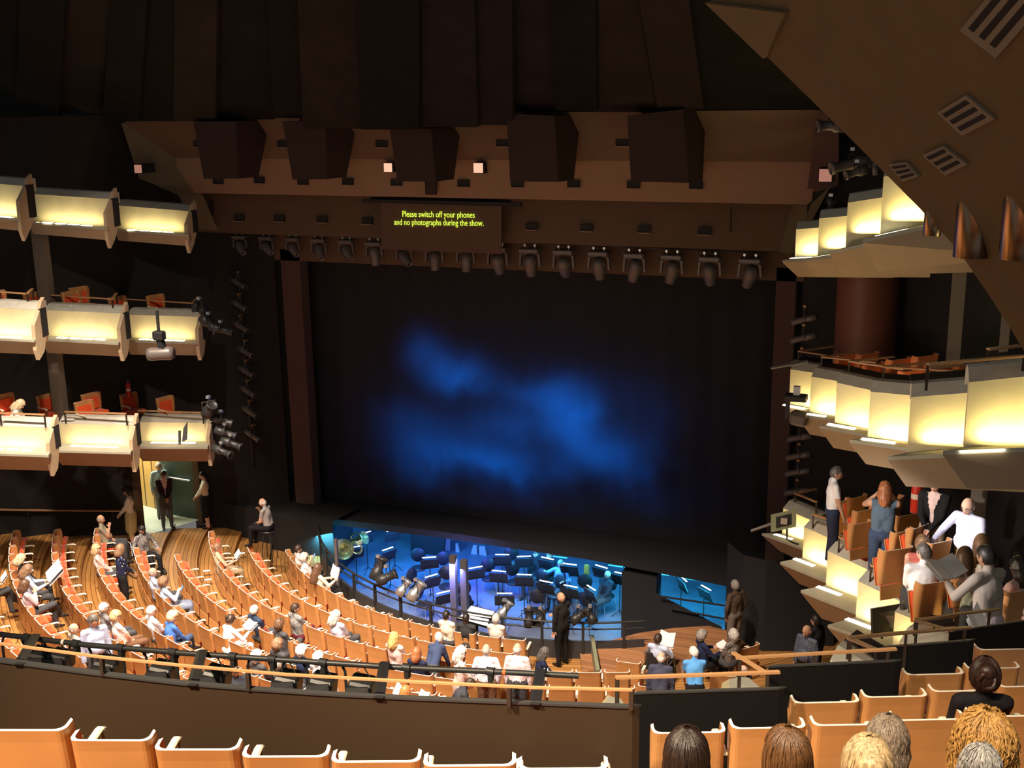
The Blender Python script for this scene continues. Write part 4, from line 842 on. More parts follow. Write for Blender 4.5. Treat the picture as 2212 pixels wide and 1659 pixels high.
for i, px in enumerate([60, 165, 262, 375, 505, 590, 700, 880, 1060]):
    A = bar_pt(px)-g; mb = MB(); mb.cyl(A-Vector((.035, 0, 0)), A+Vector((.03, 0, 0)), .033, 0, 10); mb.box(A-Vector((0, 0, .05)), (.035, .05, .07)); mb.obj('hook_clamp', M['gear'], e)
MB().cyl(bar_pt(1090)-g+Vector((-.012, -.001, 0)), bar_pt(1090)-g+Vector((.012, .001, 0)), .0245, 0, 12).obj('orange_tape', mat('orange_tape', (.75, .12, .02), .6), e)
MB().cyl(bar_pt(138)-g+Vector((-.012, -.001, 0)), bar_pt(138)-g+Vector((.012, .001, 0)), .0245, 0, 12).obj('white_tape', M['arm'], e)
# floodlights hooked under the bar: hoop + barn-door body
def flood():
    e = empty('hung_floodlight', (0, 0, 0)); mb = MB()
    mb.tube([(-.10, 0, -.36), (-.10, 0, -.07), (-.08, 0, -.02), (-.04, 0, 0), (.04, 0, 0), (.08, 0, -.02), (.10, 0, -.07), (.10, 0, -.36)], .011, 0, 6); mb.obj('hoop', M['gear'], e)
    mb = MB(); mb.box((.22, .03, -.22), (.20, .20, .17), 0, Matrix.Rotation(.15, 3, 'Y'), .02); mb.prism([(.13, -.1, -.16), (.31, -.1, -.14), (.34, -.16, -.30), (.11, -.16, -.30)], (0, .02, 0)); mb.obj('flood_body', M['gear'], e)
    MB().tube([(.30, 0, -.22), (.33, -.05, -.1), (.25, -.02, .02)], .006, 0, 5).obj('power_cable', M['black'], e); return e
f0 = flood(); ff = True
for i, (px, s) in enumerate([(20, 1.0), (70, .9), (165, 1.0), (285, 1.0), (400, 1.0), (555, 1.0), (630, 1.0), (715, 1.0)]):
    A = bar_pt(px)+Vector((0, .03, -.015)); lb = f'black floodlight hooked under the lighting bar, {ORD[i+1]} from the picture edge'
    if ff: f0.location = A; tag(f0, lb, 'stage light', 'floodlights hooked under the bar'); ff = False; r = f0
    else: r = dup(f0, A, label=lb); r['category'] = 'stage light'
    r.scale = (s*1.0,)*3; r.rotation_euler = (0, 0, .2)
M['railbronze'] = mat('bronze_rail', (.22, .14, .08), .35, metal=.3)
# stepped bronze rails on the right
for pts, D, posts, pz, lb in [
    ([(1330, 1466), (1500, 1461), (1684, 1454)], (9.0, 9.1, 9.2), (.02, 1.86), .33, 'timber rail over the lowest stepped partition'),
    ([(1590, 1424), (1760, 1414), (1936, 1404)], (10.1, 10.2, 10.3), (.05, 1.0, 1.9), .36, 'timber rail over the second stepped partition'),
    ([(1583, 1412), (1655, 1456)], (9.8, 9.25), (.5,), .02, 'short cross rail joining the two lowest timber rails'),
    ([(1832, 1380), (1960, 1369), (2098, 1357)], (11.1, 11.2, 11.3), (.05, .98, 1.9), .38, 'bronze rail over the third stepped partition'),
    ([(1836, 1383), (1900, 1409)], (10.9, 10.35), (.5,), .02, 'short cross rail joining the middle bronze rails'),
    ([(1976, 1344), (2070, 1328), (2160, 1318)], (11.8, 11.9, 12.0), (.05, 1.0, 1.75), .40, 'bronze rail over the highest stepped partition'),
    ([(1978, 1343), (2060, 1365)], (11.8, 11.4), (.5,), .02, 'short cross rail joining the highest bronze rails')]:
    rail_line('bronze_handrail', pts, D=D, posts=posts, pz=pz, lb=lb, w=.017, t=.02, m='rail' if 'lowest' in lb or 'second' in lb else 'railbronze')
# floor below the circle seats so that nothing hangs in the air
mb = MB()
for i, (z, y) in enumerate([(7.35, 6.9), (7.45, 5.9), (7.9, 4.9), (8.35, 3.9), (8.8, 3.0), (9.25, 2.1)]):
    mb.box((-3.5, y-.6 if i else 6.1, z-.2), (6.6, 1.3, .3))
struct('circle_floor', mb, M['boxfloor'])
mb = MB()
for z, y in [(6.55, 9.6), (6.98, 8.75), (7.0, 7.95), (7.45, 6.95), (7.9, 6.0), (8.35, 5.1), (8.8, 4.2)]: mb.box((1.6, y, z-.2), (5.6, 1.0, .3))
struct('circle_floor_right', mb, M['boxfloor'])

# pale tops of the last boxes seen over the lowest rails
for pts, front, D, lb in [([(1597, 1462), (1618, 1464), (1660, 1500), (1575, 1500), (1575, 1467)], [(1575, 1467), (1575, 1500), (1556, 1500), (1560, 1475)], 13.4, 'pale sloping box cap under the corner of the lowest timber rail, beside the pink-faced head'), ([(1306, 1521), (1318, 1504), (1341, 1509), (1352, 1527)], [(1306, 1521), (1318, 1504), (1314, 1500), (1300, 1518)], 12.6, 'small pale box cap at the end of the curved parapet')]:
    q = [atd(*p, D-(p[1]-1460)*.012) for p in pts]; g = sum(q, Vector())/len(q); e = empty('opera_box', g, label=lb, cat='theatre box')
    MB().prism([p-g for p in q], (0, .03, -.12)).obj('cap', M['cap'], e)
    q = [atd(*p, D-(p[1]-1460)*.012)-g-Vector((0, 0, .0)) for p in front]; MB().prism(q, (0, .05, -.3)).obj('lit_front_panel', M['panel'], e)
# ---------------------------------------------------------------- people
CM = {}
def cmat(col, kind='cloth'):
    key = (col, kind)
    if key in CM: return CM[key]
    m = mat(f'{kind}_{len(CM)}', col, .85 if kind == 'cloth' else .5, spec=.2); nt = m.node_tree; b = nt.nodes['Principled BSDF']; N = nt.nodes.new; L = nt.links.new
    tc = N('ShaderNodeTexCoord')
    if kind == 'cloth':
        n = N('ShaderNodeTexNoise'); n.inputs['Scale'].default_value = 9; bp = N('ShaderNodeBump'); bp.inputs['Strength'].default_value = .5; bp.inputs['Distance'].default_value = .03
        L(tc.outputs['Object'], n.inputs['Vector']); L(n.outputs['Fac'], bp.inputs['Height']); L(bp.outputs[0], b.inputs['Normal'])
    elif kind in ('check', 'floral', 'speck', 'stripe'):
        if kind == 'floral':
            t = N('ShaderNodeTexVoronoi'); t.inputs['Scale'].default_value = 14; L(tc.outputs['Object'], t.inputs['Vector']); f = nmath(nt, 'LESS_THAN', t.outputs['Distance'], .22); c2 = (.75, .68, .62)
        elif kind == 'speck':
            t = N('ShaderNodeTexNoise'); t.inputs['Scale'].default_value = 38; L(tc.outputs['Object'], t.inputs['Vector']); f = nmath(nt, 'GREATER_THAN', t.outputs['Fac'], .55); c2 = (.42, .38, .34)
        else:
            s = N('ShaderNodeSeparateXYZ'); L(tc.outputs['Object'], s.inputs[0])
            fx = nmath(nt, 'LESS_THAN', nmath(nt, 'FRACT', nmath(nt, 'MULTIPLY', s.outputs['X'], 22)), .3); fz = nmath(nt, 'LESS_THAN', nmath(nt, 'FRACT', nmath(nt, 'MULTIPLY', s.outputs['Z'], 22)), .3)
            f = nmath(nt, 'MAXIMUM', fx, fz) if kind == 'check' else fz; c2 = tuple(v*.35 for v in col) if kind == 'check' else (.6, .6, .62)
        mx = N('ShaderNodeMix'); mx.data_type = 'RGBA'; mx.inputs[6].default_value = (*col, 1); mx.inputs[7].default_value = (*c2, 1); L(f, mx.inputs[0]); L(mx.outputs[2], b.inputs['Base Color'])
    elif kind == 'hair':
        b.inputs['Roughness'].default_value = .42; b.inputs['Specular IOR Level'].default_value = .5
        mp = N('ShaderNodeMapping'); mp.inputs['Scale'].default_value = (85, 85, 9); n = N('ShaderNodeTexNoise'); n.inputs['Scale'].default_value = 1.0; n.inputs['Detail'].default_value = 3
        L(tc.outputs['Object'], mp.inputs[0]); L(mp.outputs[0], n.inputs['Vector'])
        r = N('ShaderNodeMapRange'); r.inputs[1].default_value = .32; r.inputs[2].default_value = .68; r.inputs[3].default_value = .45; r.inputs[4].default_value = 1.45; L(n.outputs['Fac'], r.inputs[0])
        x = N('ShaderNodeVectorMath'); x.operation = 'SCALE'; x.inputs[0].default_value = col; L(r.outputs[0], x.inputs['Scale']); L(x.outputs[0], b.inputs['Base Color'])
        bp = N('ShaderNodeBump'); bp.inputs['Strength'].default_value = .6; bp.inputs['Distance'].default_value = .006; L(n.outputs['Fac'], bp.inputs['Height']); L(bp.outputs[0], b.inputs['Normal'])
    elif kind == 'skin': b.inputs['Subsurface Weight'].default_value = .0
    CM[key] = m; return m
K = dict(white=(.84, .84, .84), cream=(.78, .70, .56), pink=(.80, .60, .56), paleblue=(.50, .60, .80), blue=(.06, .17, .55), bright=(.10, .34, .68), navy=(.018, .026, .07), black=(.014, .014, .016), grey=(.20, .20, .21), dgrey=(.07, .072, .08),
         olive=(.34, .30, .22), green=(.06, .09, .07), beige=(.60, .50, .33), brown=(.16, .085, .05), maroonc=(.12, .02, .03), jeans=(.05, .08, .15), khaki=(.38, .29, .18), lilac=(.55, .48, .52), red=(.60, .05, .05), vest=(.10, .15, .21), cardigan=(.38, .33, .29), yellow=(.50, .40, .18))
HK = dict(white=(.82, .79, .74), silver=(.60, .56, .50), grey=(.33, .30, .27), dgrey=(.12, .11, .10), black=(.018, .014, .012), dark=(.045, .026, .018), brown=(.13, .070, .038), lbrown=(.27, .16, .09), blonde=(.62, .46, .24), fair=(.70, .56, .36), ginger=(.52, .20, .06), auburn=(.36, .13, .05), golden=(.66, .42, .15))
SKIN = dict(l=(.72, .42, .30), m=(.55, .31, .20), d=(.40, .22, .14), p=(.80, .50, .38))
def sphere_dirs(nu, nv):
    u = np.arange(nu)*2*np.pi/nu; v = -np.pi/2+np.pi*np.arange(nv+1)/nv
    U_, V_ = np.meshgrid(u, v); d = np.stack([np.cos(V_)*np.cos(U_), np.cos(V_)*np.sin(U_), np.sin(V_)], -1).reshape(-1, 3)
    f = [(j*nu+i, j*nu+(i+1) % nu, (j+1)*nu+(i+1) % nu, (j+1)*nu+i) for j in range(nv) for i in range(nu)]
    return d, f
def head_shape(d):
    p = d*np.array([.076, .096, .118]); x, y, z = p[:, 0].copy(), p[:, 1].copy(), p[:, 2].copy()
    t = np.clip((-z-.02)/.10, 0, 1); x *= 1-.38*t; back = (y < 0); y = np.where(back, y*(1-.35*t), y*(1-.04*t))
    fr = np.clip(d[:, 1], 0, 1)
    y += fr*.026*np.exp(-(x/.011)**2-((z+.022)/.022)**2)+fr*.005*np.exp(-((z-.034)/.012)**2-(x/.05)**2)
    y -= fr*.011*np.exp(-((np.abs(x)-.031)/.014)**2-((z-.012)/.012)**2)
    y += fr*.006*np.exp(-(x/.022)**2-((z+.062)/.010)**2)+fr*.008*np.exp(-(x/.03)**2-((z+.10)/.02)**2)
    return np.stack([x, y, z], -1)
HEADM = {}
def add_head(mb, c, R, glasses=False, nu=28, nv=22):
    d, f = sphere_dirs(nu, nv); p = head_shape(d); mb.add([R @ Vector(q)+c for q in p], f, 0, True)
    for s in (-1, 1):
        mb.ell(R @ Vector((s*.076, -.008, -.008))+c, (.012, .02, .032), 0, R, 8, 6)
        mb.ell(R @ Vector((s*.031, .078, .012))+c, (.013, .009, .008), 5, R, 8, 6); mb.ell(R @ Vector((s*.031, .085, .012))+c, (.006, .004, .006), 6, R, 8, 5)
        mb.box(R @ Vector((s*.032, .089, .031))+c, (.03, .006, .005), 6, R)
        if glasses: mb.tube([R @ Vector((s*.034+.02*math.cos(a), .097, .010+.016*math.sin(a)))+c for a in np.linspace(0, 2*math.pi, 13)[:-1]], .0022, 6, 5, closed=True); mb.tube([R @ Vector((s*.054, .095, .014))+c, R @ Vector((s*.078, .0, .01))+c], .002, 6, 4)
    mb.ell(R @ Vector((0, .094, -.060))+c, (.024, .006, .007), 7, R, 10, 5)
def hair_obj(parent, c, R, style, col, hi=False):
    if style == 'none': return None
    nu, nv = (72, 54) if hi else (30, 22)
    d, f = sphere_dirs(nu, nv); p = head_shape(d); x, y, z = d[:, 0], d[:, 1], d[:, 2]
    infl = {'bald': .004, 'short': .010, 'crop': .006, 'bob': .022, 'long': .022, 'bun': .014, 'curly': .026, 'bigcurly': .055, 'updo': .020, 'wavy': .018, 'tall': .030}[style]
    n = d*np.array([1, 1, 1.0]); up = np.clip(z, 0, 1)
    rr = infl*(1+.25*up)
    rs = np.random.RandomState(int(abs(c.x*1000)) % 9999); ph = rs.rand(6)*6.28
    if style in ('curly', 'bigcurly', 'wavy', 'short'):
        a = {'curly': .010, 'bigcurly': .017, 'wavy': .007, 'short': .004}[style]; fq = 14 if style != 'wavy' else 9
        rr = rr+a*(np.sin(fq*x+ph[0])*np.sin(fq*y+ph[1])+np.sin(fq*1.7*z+ph[2])*np.sin(fq*1.3*x+ph[3])+.5*np.sin(fq*2.3*y+ph[4]))
    if hi: rr = infl*(1+.25*up)+(rr-infl*(1+.25*up))*.28
    if hi: rr = rr+.0014*np.sin(70*np.arctan2(y, x)+4*np.sin(6*z+ph[5]))*np.clip(1-z*z, 0, 1)
    q = p+n*rr[:, None]
    zz = q[:, 2]
    if style in ('bob', 'long', 'bigcurly', 'wavy'):
        drop = {'bob': .045, 'long': .26, 'bigcurly': .07, 'wavy': .10}[style]; t = np.clip((-z-.05)/.75, 0, 1); q[:, 2] = zz-drop*t
        k = 1+(.55 if style != 'long' else .75)*t*(1 if style != 'bob' else .8); q[:, 0] *= k; back = y < .3; q[:, 1] = np.where(back, q[:, 1]*(1+.9*t)-.01*t, q[:, 1]*(1-.5*t))
        if style == 'long' or style == 'wavy': q[:, 0] += .01*np.sin(q[:, 2]*60+ph[0])*t; q[:, 1] -= .012*t
    keepf = []
    for fc in f:
        m = d[list(fc)].mean(0); mx_, my, mz = m
        if style == 'bald': ok = mz < .38 and mz > -.55 and my < .35 and not (abs(mx_) > .8 and mz < -.1)
        else:
            hl = .42 if style != 'bald' else .9; zl = -.55 if style in ('short', 'crop', 'bun', 'updo', 'tall') else -2
            ok = (my < .12 and mz > zl) or (my >= .12 and mz > hl-.55*max(0, .5-my)*(1 if abs(mx_) > .45 else 0)) or (style in ('bob', 'long', 'bigcurly', 'wavy') and my < .5 and abs(mx_) > .62)
            if style in ('short', 'crop') and abs(mx_) > .78 and my > -.2 and mz < .05: ok = False
        if ok: keepf.append(fc)
    mb = MB(); mb.add([R @ Vector(v)+c for v in q], keepf, 0, True)
    if hi:   # combed locks laid over the surface
        for k_ in range(420 if style != 'short' else 300):
            az = rs.rand()*6.283; z0 = .99 if style != 'short' else rs.rand()*.9+.1; pts = []; tw = (rs.rand()-.5)*(.5 if style != 'bigcurly' else 1.4); off = .001+rs.rand()*.006
            zend = {'long': -.98, 'bob': -.95, 'bigcurly': -.8, 'wavy': -.85}.get(style, -.45)
            if math.cos(az-1.571) > .35: zend = .45
            elif style == 'short': zend = max(-.5, z0-.45)
            rows_ = []
            for q_ in range(12):
                zz_ = z0+(zend-z0)*q_/11; j_ = (math.asin(max(-1, min(1, zz_)))+math.pi/2)/math.pi*nv; ii = (az+tw*(1-zz_)*.5+(.12*math.sin(q_*1.6+k_) if style in ('bigcurly', 'wavy') else .03*math.sin(q_*.8+k_)))/(2*math.pi)*nu
                j0 = int(min(j_, nv-1)); fj = j_-j0; i0 = int(math.floor(ii)); fi = ii-i0
                g_ = lambda a, b: q[b*nu+a % nu]
                v = (g_(i0, j0)*(1-fi)+g_(i0+1, j0)*fi)*(1-fj)+(g_(i0, j0+1)*(1-fi)+g_(i0+1, j0+1)*fi)*fj
                nrm = v/max(np.linalg.norm(v), 1e-6); lump = .010*math.sin(q_*1.6+k_*.7) if style == 'bigcurly' else 0
                rows_.append(R @ Vector(v+nrm*(off+lump))+c)
            rr_ = .0022+rs.rand()*.0022
            mb.tube(rows_, [rr_*(.4+.6*math.sin(math.pi*min(1, (q_+1)/9)) if q_ < 9 else .35) for q_ in range(12)], 0, 4, cap=False)
    if style == 'bun': mb.ell(R @ Vector((0, -.115, .045))+c, (.042, .038, .042), 0, R, 14, 10)
    if style == 'updo':
        mb.ell(R @ Vector((0, -.085, .075))+c, (.062, .055, .055), 0, R, 20, 14)
        mb.tube([R @ Vector((.05*math.cos(a), -.105+.02*math.sin(a*2), .02+.055*math.sin(a)))+c for a in np.linspace(0, 2*math.pi, 17)[:-1]], .016, 0, 8, closed=True)
    if style == 'tall': mb.ell(R @ Vector((0, -.02, .10))+c, (.085, .10, .06), 0, R, 18, 12)
    return mb.obj('hair', cmat(HK.get(col, col) if isinstance(col, str) else col, 'hair'), parent)
def add_hand(mb, w, f, nrm, side, curl=.5, s=1.0, m=0):
    f = f.normalized(); nrm = (nrm-f*nrm.dot(f)).normalized(); l = f.cross(nrm)*side
    mb.cone(w, .024*s, w+f*.03*s, .027*s, m, 8)
    for k, (o, L_) in enumerate([(-.030, .058), (-.010, .070), (.010, .075), (.030, .068)]):
        b = w+f*.030*s+l*o*.55*s; k1 = w+f*.085*s+l*o*s; mb.tube([b, k1], [.013*s, .011*s], m, 6)
        a = 0; p = k1; pts = [k1]
        for seg in range(3):
            a += curl*(.55+.12*seg); dv = f*math.cos(a)-nrm*math.sin(a); p = p+dv*L_*(.45, .32, .23)[seg]*s; pts.append(p)
        mb.tube(pts, [.0095*s, .009*s, .008*s, .0065*s], m, 6)
    t0 = w+f*.025*s-l*.024*s; t1 = t0+(f*.6-l*.75-nrm*.2).normalized()*.038*s; t2 = t1+(f*.9-l*.25-nrm*.5*curl).normalized()*.032*s
    mb.tube([t0, t1, t2], [.013*s, .0105*s, .008*s], m, 6)
def ik(a, b, l1, l2, hint):
    d = b-a; D = min(d.length, (l1+l2)*.995); u = d.normalized(); x = (l1*l1-l2*l2+D*D)/(2*D); h = math.sqrt(max(l1*l1-x*x, 0)); hv = (hint-u*hint.dot(u))
    hv = hv.normalized() if hv.length > 1e-4 else Vector((0, 0, -1)); return a+u*x+hv*h, a+u*D
ARMS = {  # hand targets relative to the shoulder line centre: (x, forward, down)
 'lap': ((.07, .30, -.42), (.07, .28, -.42)), 'read': ((.13, .36, -.20), (.13, .36, -.20)), 'phone': ((.06, .30, -.10), (.08, .30, -.40)), 'chin': ((.03, .19, -.03), (.02, .22, -.36)), 'rest': ((.27, .26, -.34), (.27, .26, -.34)),
 'side': ((.25, .03, -.60), (.25, .03, -.60)), 'clasp': ((.03, .26, -.42), (.03, .26, -.42)), 'face': ((.06, .22, .10), (.10, .20, .06)), 'down': ((.16, .20, -.50), (.16, .20, -.50)), 'lean': ((.30, .50, -.28), (.24, .10, -.50)), 'rail': ((.20, .30, -.50), (.25, .05, -.56)),
 'hold': ((.05, .33, -.32), (.24, .02, -.58)), 'conduct': ((.30, .34, .02), (.26, .32, -.18)), 'pocket': ((.21, .05, -.50), (.21, .05, -.50))}
NP = [0]
def person(label, loc, rz, seated=True, arms='lap', top=('white', 'cloth'), bottom='dgrey', hair=('short', 'grey'), skin='l', sleeve='long', lean=-8, hpitch=10, hyaw=0, female=False, belly=.0, scale=1.0, inner=None, skirt=False, glasses=False, vox=.024, legs=True, side_lean=0, hi=False, head_scale=1.0, group=None, seat_h=.50, cross=False):
    NP[0] += 1
    e = empty('person', loc, rz, label, 'person', group); e.scale = (scale,)*3
    wf = .90 if female else 1.0; sh = .175*wf; la, lf = .285, .245
    if seated: hip = Vector((0, -.10, seat_h+.06)); 
    else: hip = Vector((0, 0, .93))
    th = math.radians(lean); sl = math.radians(side_lean); upv = Vector((math.sin(sl), math.sin(th), math.cos(th))).normalized(); fwd = Vector((0, math.cos(th), -math.sin(th))).normalized(); rt = Vector((1, 0, -math.sin(sl))).normalized()
    chest = hip+upv*.30; shc = hip+upv*.47; neck = shc+upv*.055; hc = neck+upv*.125+fwd*.025
    mb = MB(); bones = []; g = wf
    def B(a, ra, b, rb, lab): mb.cone(a, ra, b, rb, 0, 10); bones.append((np.array(a), np.array(b), max(ra, rb), lab))
    if legs or not seated:
        mb.ell(hip+upv*.02, (.165*g if not female else .17, .125, .13)); bones.append((np.array(hip-rt*.08), np.array(hip+rt*.08), .12, 'hip'))
    for s in (-1, 1): B(hip+rt*s*.062+upv*.05, .098*g+belly*.3, chest+rt*s*.075, .100*g, 'torso')
    if belly: mb.ell(hip+upv*.16+fwd*(.06+belly*.5), (.13+belly, .10+belly, .13))
    mb.ell(chest+upv*.03, (.172*g, .118, .16)); bones.append((np.array(chest-rt*.09), np.array(chest+rt*.09), .12, 'torso'))
    if female: [mb.ell(chest+rt*s*.07+fwd*.085+upv*.02, (.062, .055, .06)) for s in (-1, 1)]
    B(shc-rt*(sh-.02), .060, shc+rt*(sh-.02), .060, 'torso'); B(shc+upv*.0, .062, neck+upv*.03, .052, 'neckbase'); bones.append((np.array(neck+upv*.005), np.array(neck+upv*.09), .05, 'neck')); mb.cone(neck, .050, neck+upv*.08, .050)
    hands = []; A = ARMS[arms] if isinstance(arms, str) else arms
    for s, T in ((1, A[0]), (-1, A[1])):
        S = shc+rt*s*sh; tgt = shc+rt*s*T[0]+Vector((0, T[1], T[2])) if True else None
        el, wr = ik(S, tgt, la, lf, Vector((s*.7, -.35, -.75))); tk = .010 if sleeve == 'long' else .0
        B(S, .056*g+.004, el, .044*g+tk, 'ua'); B(el, .042*g+tk, wr, .029+tk*.9, 'fa'); hands.append((wr, (wr-el), s))
    if legs:
        for s in (-1, 1):
            H_ = hip+Vector((s*.09, 0, 0))
            if seated:
                kn = Vector((s*.11, .36, seat_h+.03)); an = Vector((s*.11, .36 if s > 0 else .40, .09))
                if cross and s > 0: kn = Vector((-.02, .38, seat_h+.13)); an = Vector((-.20, .52, seat_h-.22))
            else: kn = Vector((s*.10, .03, .50)); an = Vector((s*.11, -.01, .09))
            lo = .012
            B(H_, .092*g+lo, kn, .062+lo, 'th'); B(kn, .060+lo, an, .040+lo, 'shin' if not (skirt and not seated) else 'shin')
            B(an+Vector((0, -.02, -.03)), .042, an+Vector((s*.02, .15, -.055)), .034, 'foot')
        if skirt:
            if seated: B(hip+Vector((0, .05, .02)), .15, Vector((0, .34, seat_h+.02)), .13, 'th'); 
            else: B(hip, .16, Vector((0, .02, .52)), .15, 'th')
    tmp = mb.obj('tmp_body', M['black']); md = tmp.modifiers.new('r', 'REMESH'); md.mode = 'VOXEL'; md.voxel_size = vox; sm_ = tmp.modifiers.new('s', 'SMOOTH'); sm_.iterations = 3; sm_.factor = .5
    dg = bpy.context.evaluated_depsgraph_get(); ev = tmp.evaluated_get(dg); me = ev.to_mesh(); nv_ = len(me.vertices); co = np.empty(nv_*3, 'f'); me.vertices.foreach_get('co', co); co = co.reshape(-1, 3)
    polys = [tuple(p.vertices) for p in me.polygons]; ev.to_mesh_clear(); md_ = tmp.data; bpy.data.objects.remove(tmp); bpy.data.meshes.remove(md_)
    cen = np.array([co[list(p)].mean(0) for p in polys]); D_ = []; tt = []
    for a, b, r, lab in bones:
        ab = b-a; L2 = max((ab**2).sum(), 1e-6); t = np.clip(((cen-a) @ ab)/L2, 0, 1); D_.append(np.linalg.norm(cen-(a+t[:, None]*ab), axis=1)-r); tt.append(t)
    D_ = np.array(D_); bi = D_.argmin(0); labs = [b[3] for b in bones]; ms = []
    cu = np.array(chest); uu = np.array(upv); ff = np.array(fwd)
    for i, k in enumerate(bi):
        lb = labs[k]; t = tt[k][i]; m = 1
        if lb in ('neck',): m = 0
        elif lb == 'fa': m = 0 if sleeve in ('short', 'none') else 1
        elif lb == 'ua': m = (0 if t > .62 else 1) if sleeve == 'short' else (0 if sleeve == 'none' else 1)
        elif lb in ('hip', 'th'): m = 2
        elif lb == 'shin': m = 0 if (skirt and t > .35) else 2
        elif lb == 'foot': m = 3
        if m == 1 and inner is not None:
            v = cen[i]-cu; h = v @ uu; w = .018+max(0, h+.05)*.28
            if abs(v[0]) < w and v @ ff > .02 and lb in ('torso', 'neckbase'): m = 4
        ms.append(m)
    fb = MB(); fb.v = [tuple(v) for v in co]; fb.f = [list(p) for p in polys]; fb.m = ms; fb.sm = [True]*len(polys)
    R = Matrix.Rotation(math.radians(hyaw), 3, 'Z') @ Matrix.Rotation(-math.radians(hpitch)-0*th, 3, 'X')
    if head_scale != 1: R = R*head_scale if False else R
    add_head(fb, hc, R, glasses)
    for wr, f_, s in hands: add_hand(fb, wr-f_.normalized()*.01, f_, Vector((-s*.3, .2, 1)) if A[0][2] > -.5 else Vector((s, .1, 0)), s, .6 if A[0][2] > -.5 else .35, 1.0)
    tc_, tk_ = (K[top[0]] if isinstance(top[0], str) else top[0]), top[1]
    mats = [cmat(SKIN[skin], 'skin'), cmat(tc_, tk_), cmat(K[bottom] if isinstance(bottom, str) else bottom), cmat((.02, .017, .015), 'leather'), cmat(K[inner] if inner else (.5, .5, .5)), cmat((.8, .8, .78), 'eye'), cmat((.03, .02, .018), 'iris'), cmat((.50, .17, .14), 'lip')]
    fb.obj('body', mats, e)
    hair_obj(e, hc, R, hair[0], hair[1], hi)
    e['_h'] = 1; del e['_h']
    return e, hc, hands
def rot2(v, rz): q = Vector(v); q.rotate(Quaternion((0, 0, 1), rz)); return q
def sheet(loc, rz, lb, w=.30, h=.21, tilt=50, col=(.85, .85, .84), name='programme', cat='programme', fold=.25, group=None):
    e = empty(name, loc, rz, lb, cat, group); t = math.radians(tilt); mb = MB()
    for s in (-1, 1):
        a = [Vector((0, 0, 0)), Vector((s*w/2, 0, fold*w/2)), Vector((s*w/2, h*math.cos(t), fold*w/2+h*math.sin(t))), Vector((0, h*math.cos(t), h*math.sin(t)))]
        mb.prism(a, (0, .0, .004))
    mb.obj('pages', cmat(col, 'paper'), e)
    MB().prism([Vector((-w/2, .004, -.008)), Vector((w/2, .004, -.008)), Vector((w/2, .004+h*math.cos(t), -.008+h*math.sin(t))), Vector((-w/2, .004+h*math.cos(t), -.008+h*math.sin(t)))], (0, .002, -.004)).obj('cover', cmat((.62, .62, .63), 'paper'), e)
    return e
def phone(loc, rz, lb):
    e = empty('phone', loc, rz, lb, 'phone'); MB().box((0, 0, 0), (.07, .012, .14), 0, Matrix.Rotation(-.5, 3, 'X'), .004).obj('case', M['gear'], e)
    MB().box((0, -.007, 0), (.06, .004, .125), 0, Matrix.Rotation(-.5, 3, 'X')).obj('lit_screen', M.setdefault('phscreen', emis('phone_screen', (.35, .6, 1.0), 1.2)), e)
USED = set()
def sit(px, py, label, item=None, dyaw=0, **kw):
    best = None
    for (k, i), (S, rz) in SEATS.items():
        if (k, i) in USED: continue
        x, y, D = proj(S+rot2((0, -.08, 1.20), rz)); d = math.hypot(x-px, y-py)
        if best is None or d < best[0]: best = (d, S, rz, k, i)
    d, S, rz, k, i = best; USED.add((k, i))
    for ch in SOBJ[(k, i)].children:
        if ch.name.startswith(('seat_cushion', 'seat_pan')): ch.data = SPU[ch.name.split('.')[0]]
    # settle the sitter sideways on the seat towards where the photo shows the head
    x, y, D = proj(S+rot2((0, -.08, 1.20), rz)); t = atz(px, py, S.z+1.20)-(S+rot2((0, -.08, 1.20), rz)); t.z = 0
    if t.length > .16: t = t.normalized()*.16
    P = S+t
    e, hc, hands = person(label, P, rz+math.radians(dyaw), arms=kw.pop('arms', 'lap'), **kw)
    if item:
        mid = (hands[0][0]+hands[1][0])/2; q = P+rot2(mid+Vector((0, .06, .02)), rz+math.radians(dyaw))
        if item[0] == 'phone': phone(P+rot2(hands[0][0]+Vector((0, .09, .06)), rz), rz, item[1])
        else: sheet(q, rz+math.radians(dyaw), item[1], *(item[2:] if len(item) > 2 else ()))
    return e
def stand(px, py, zg, label, yaw, item=None, h=1.60, **kw):
    sc = kw.get('scale', 1.0); P = atz(px, py, zg+h*sc) if zg is not None else atd(px, py, kw.pop('D'))
    if zg is None: P.z -= h*sc
    else: kw.pop('D', None); P.z = zg
    rz = math.radians(yaw); lean = kw.get('lean', 0); kw['lean'] = lean
    P -= rot2((0, math.sin(math.radians(lean))*.66*sc, 0), rz)
    e, hc, hands = person(label, P, rz, seated=False, arms=kw.pop('arms', 'side'), **kw)
    if item:
        mid = (hands[0][0]+hands[1][0])/2*sc
        if item[0] == 'phone': phone(P+rot2(hands[0][0]*sc+Vector((0, .08, .05)), rz), rz, item[1])
        elif item[0] == 'one': sheet(P+rot2(hands[0][0]*sc+Vector((0, .06, -.04)), rz), rz, item[1], *item[2:])
        else: sheet(P+rot2(mid+Vector((0, .06, .02)), rz), rz, item[1], *(item[2:] if len(item) > 2 else ()))
    return e
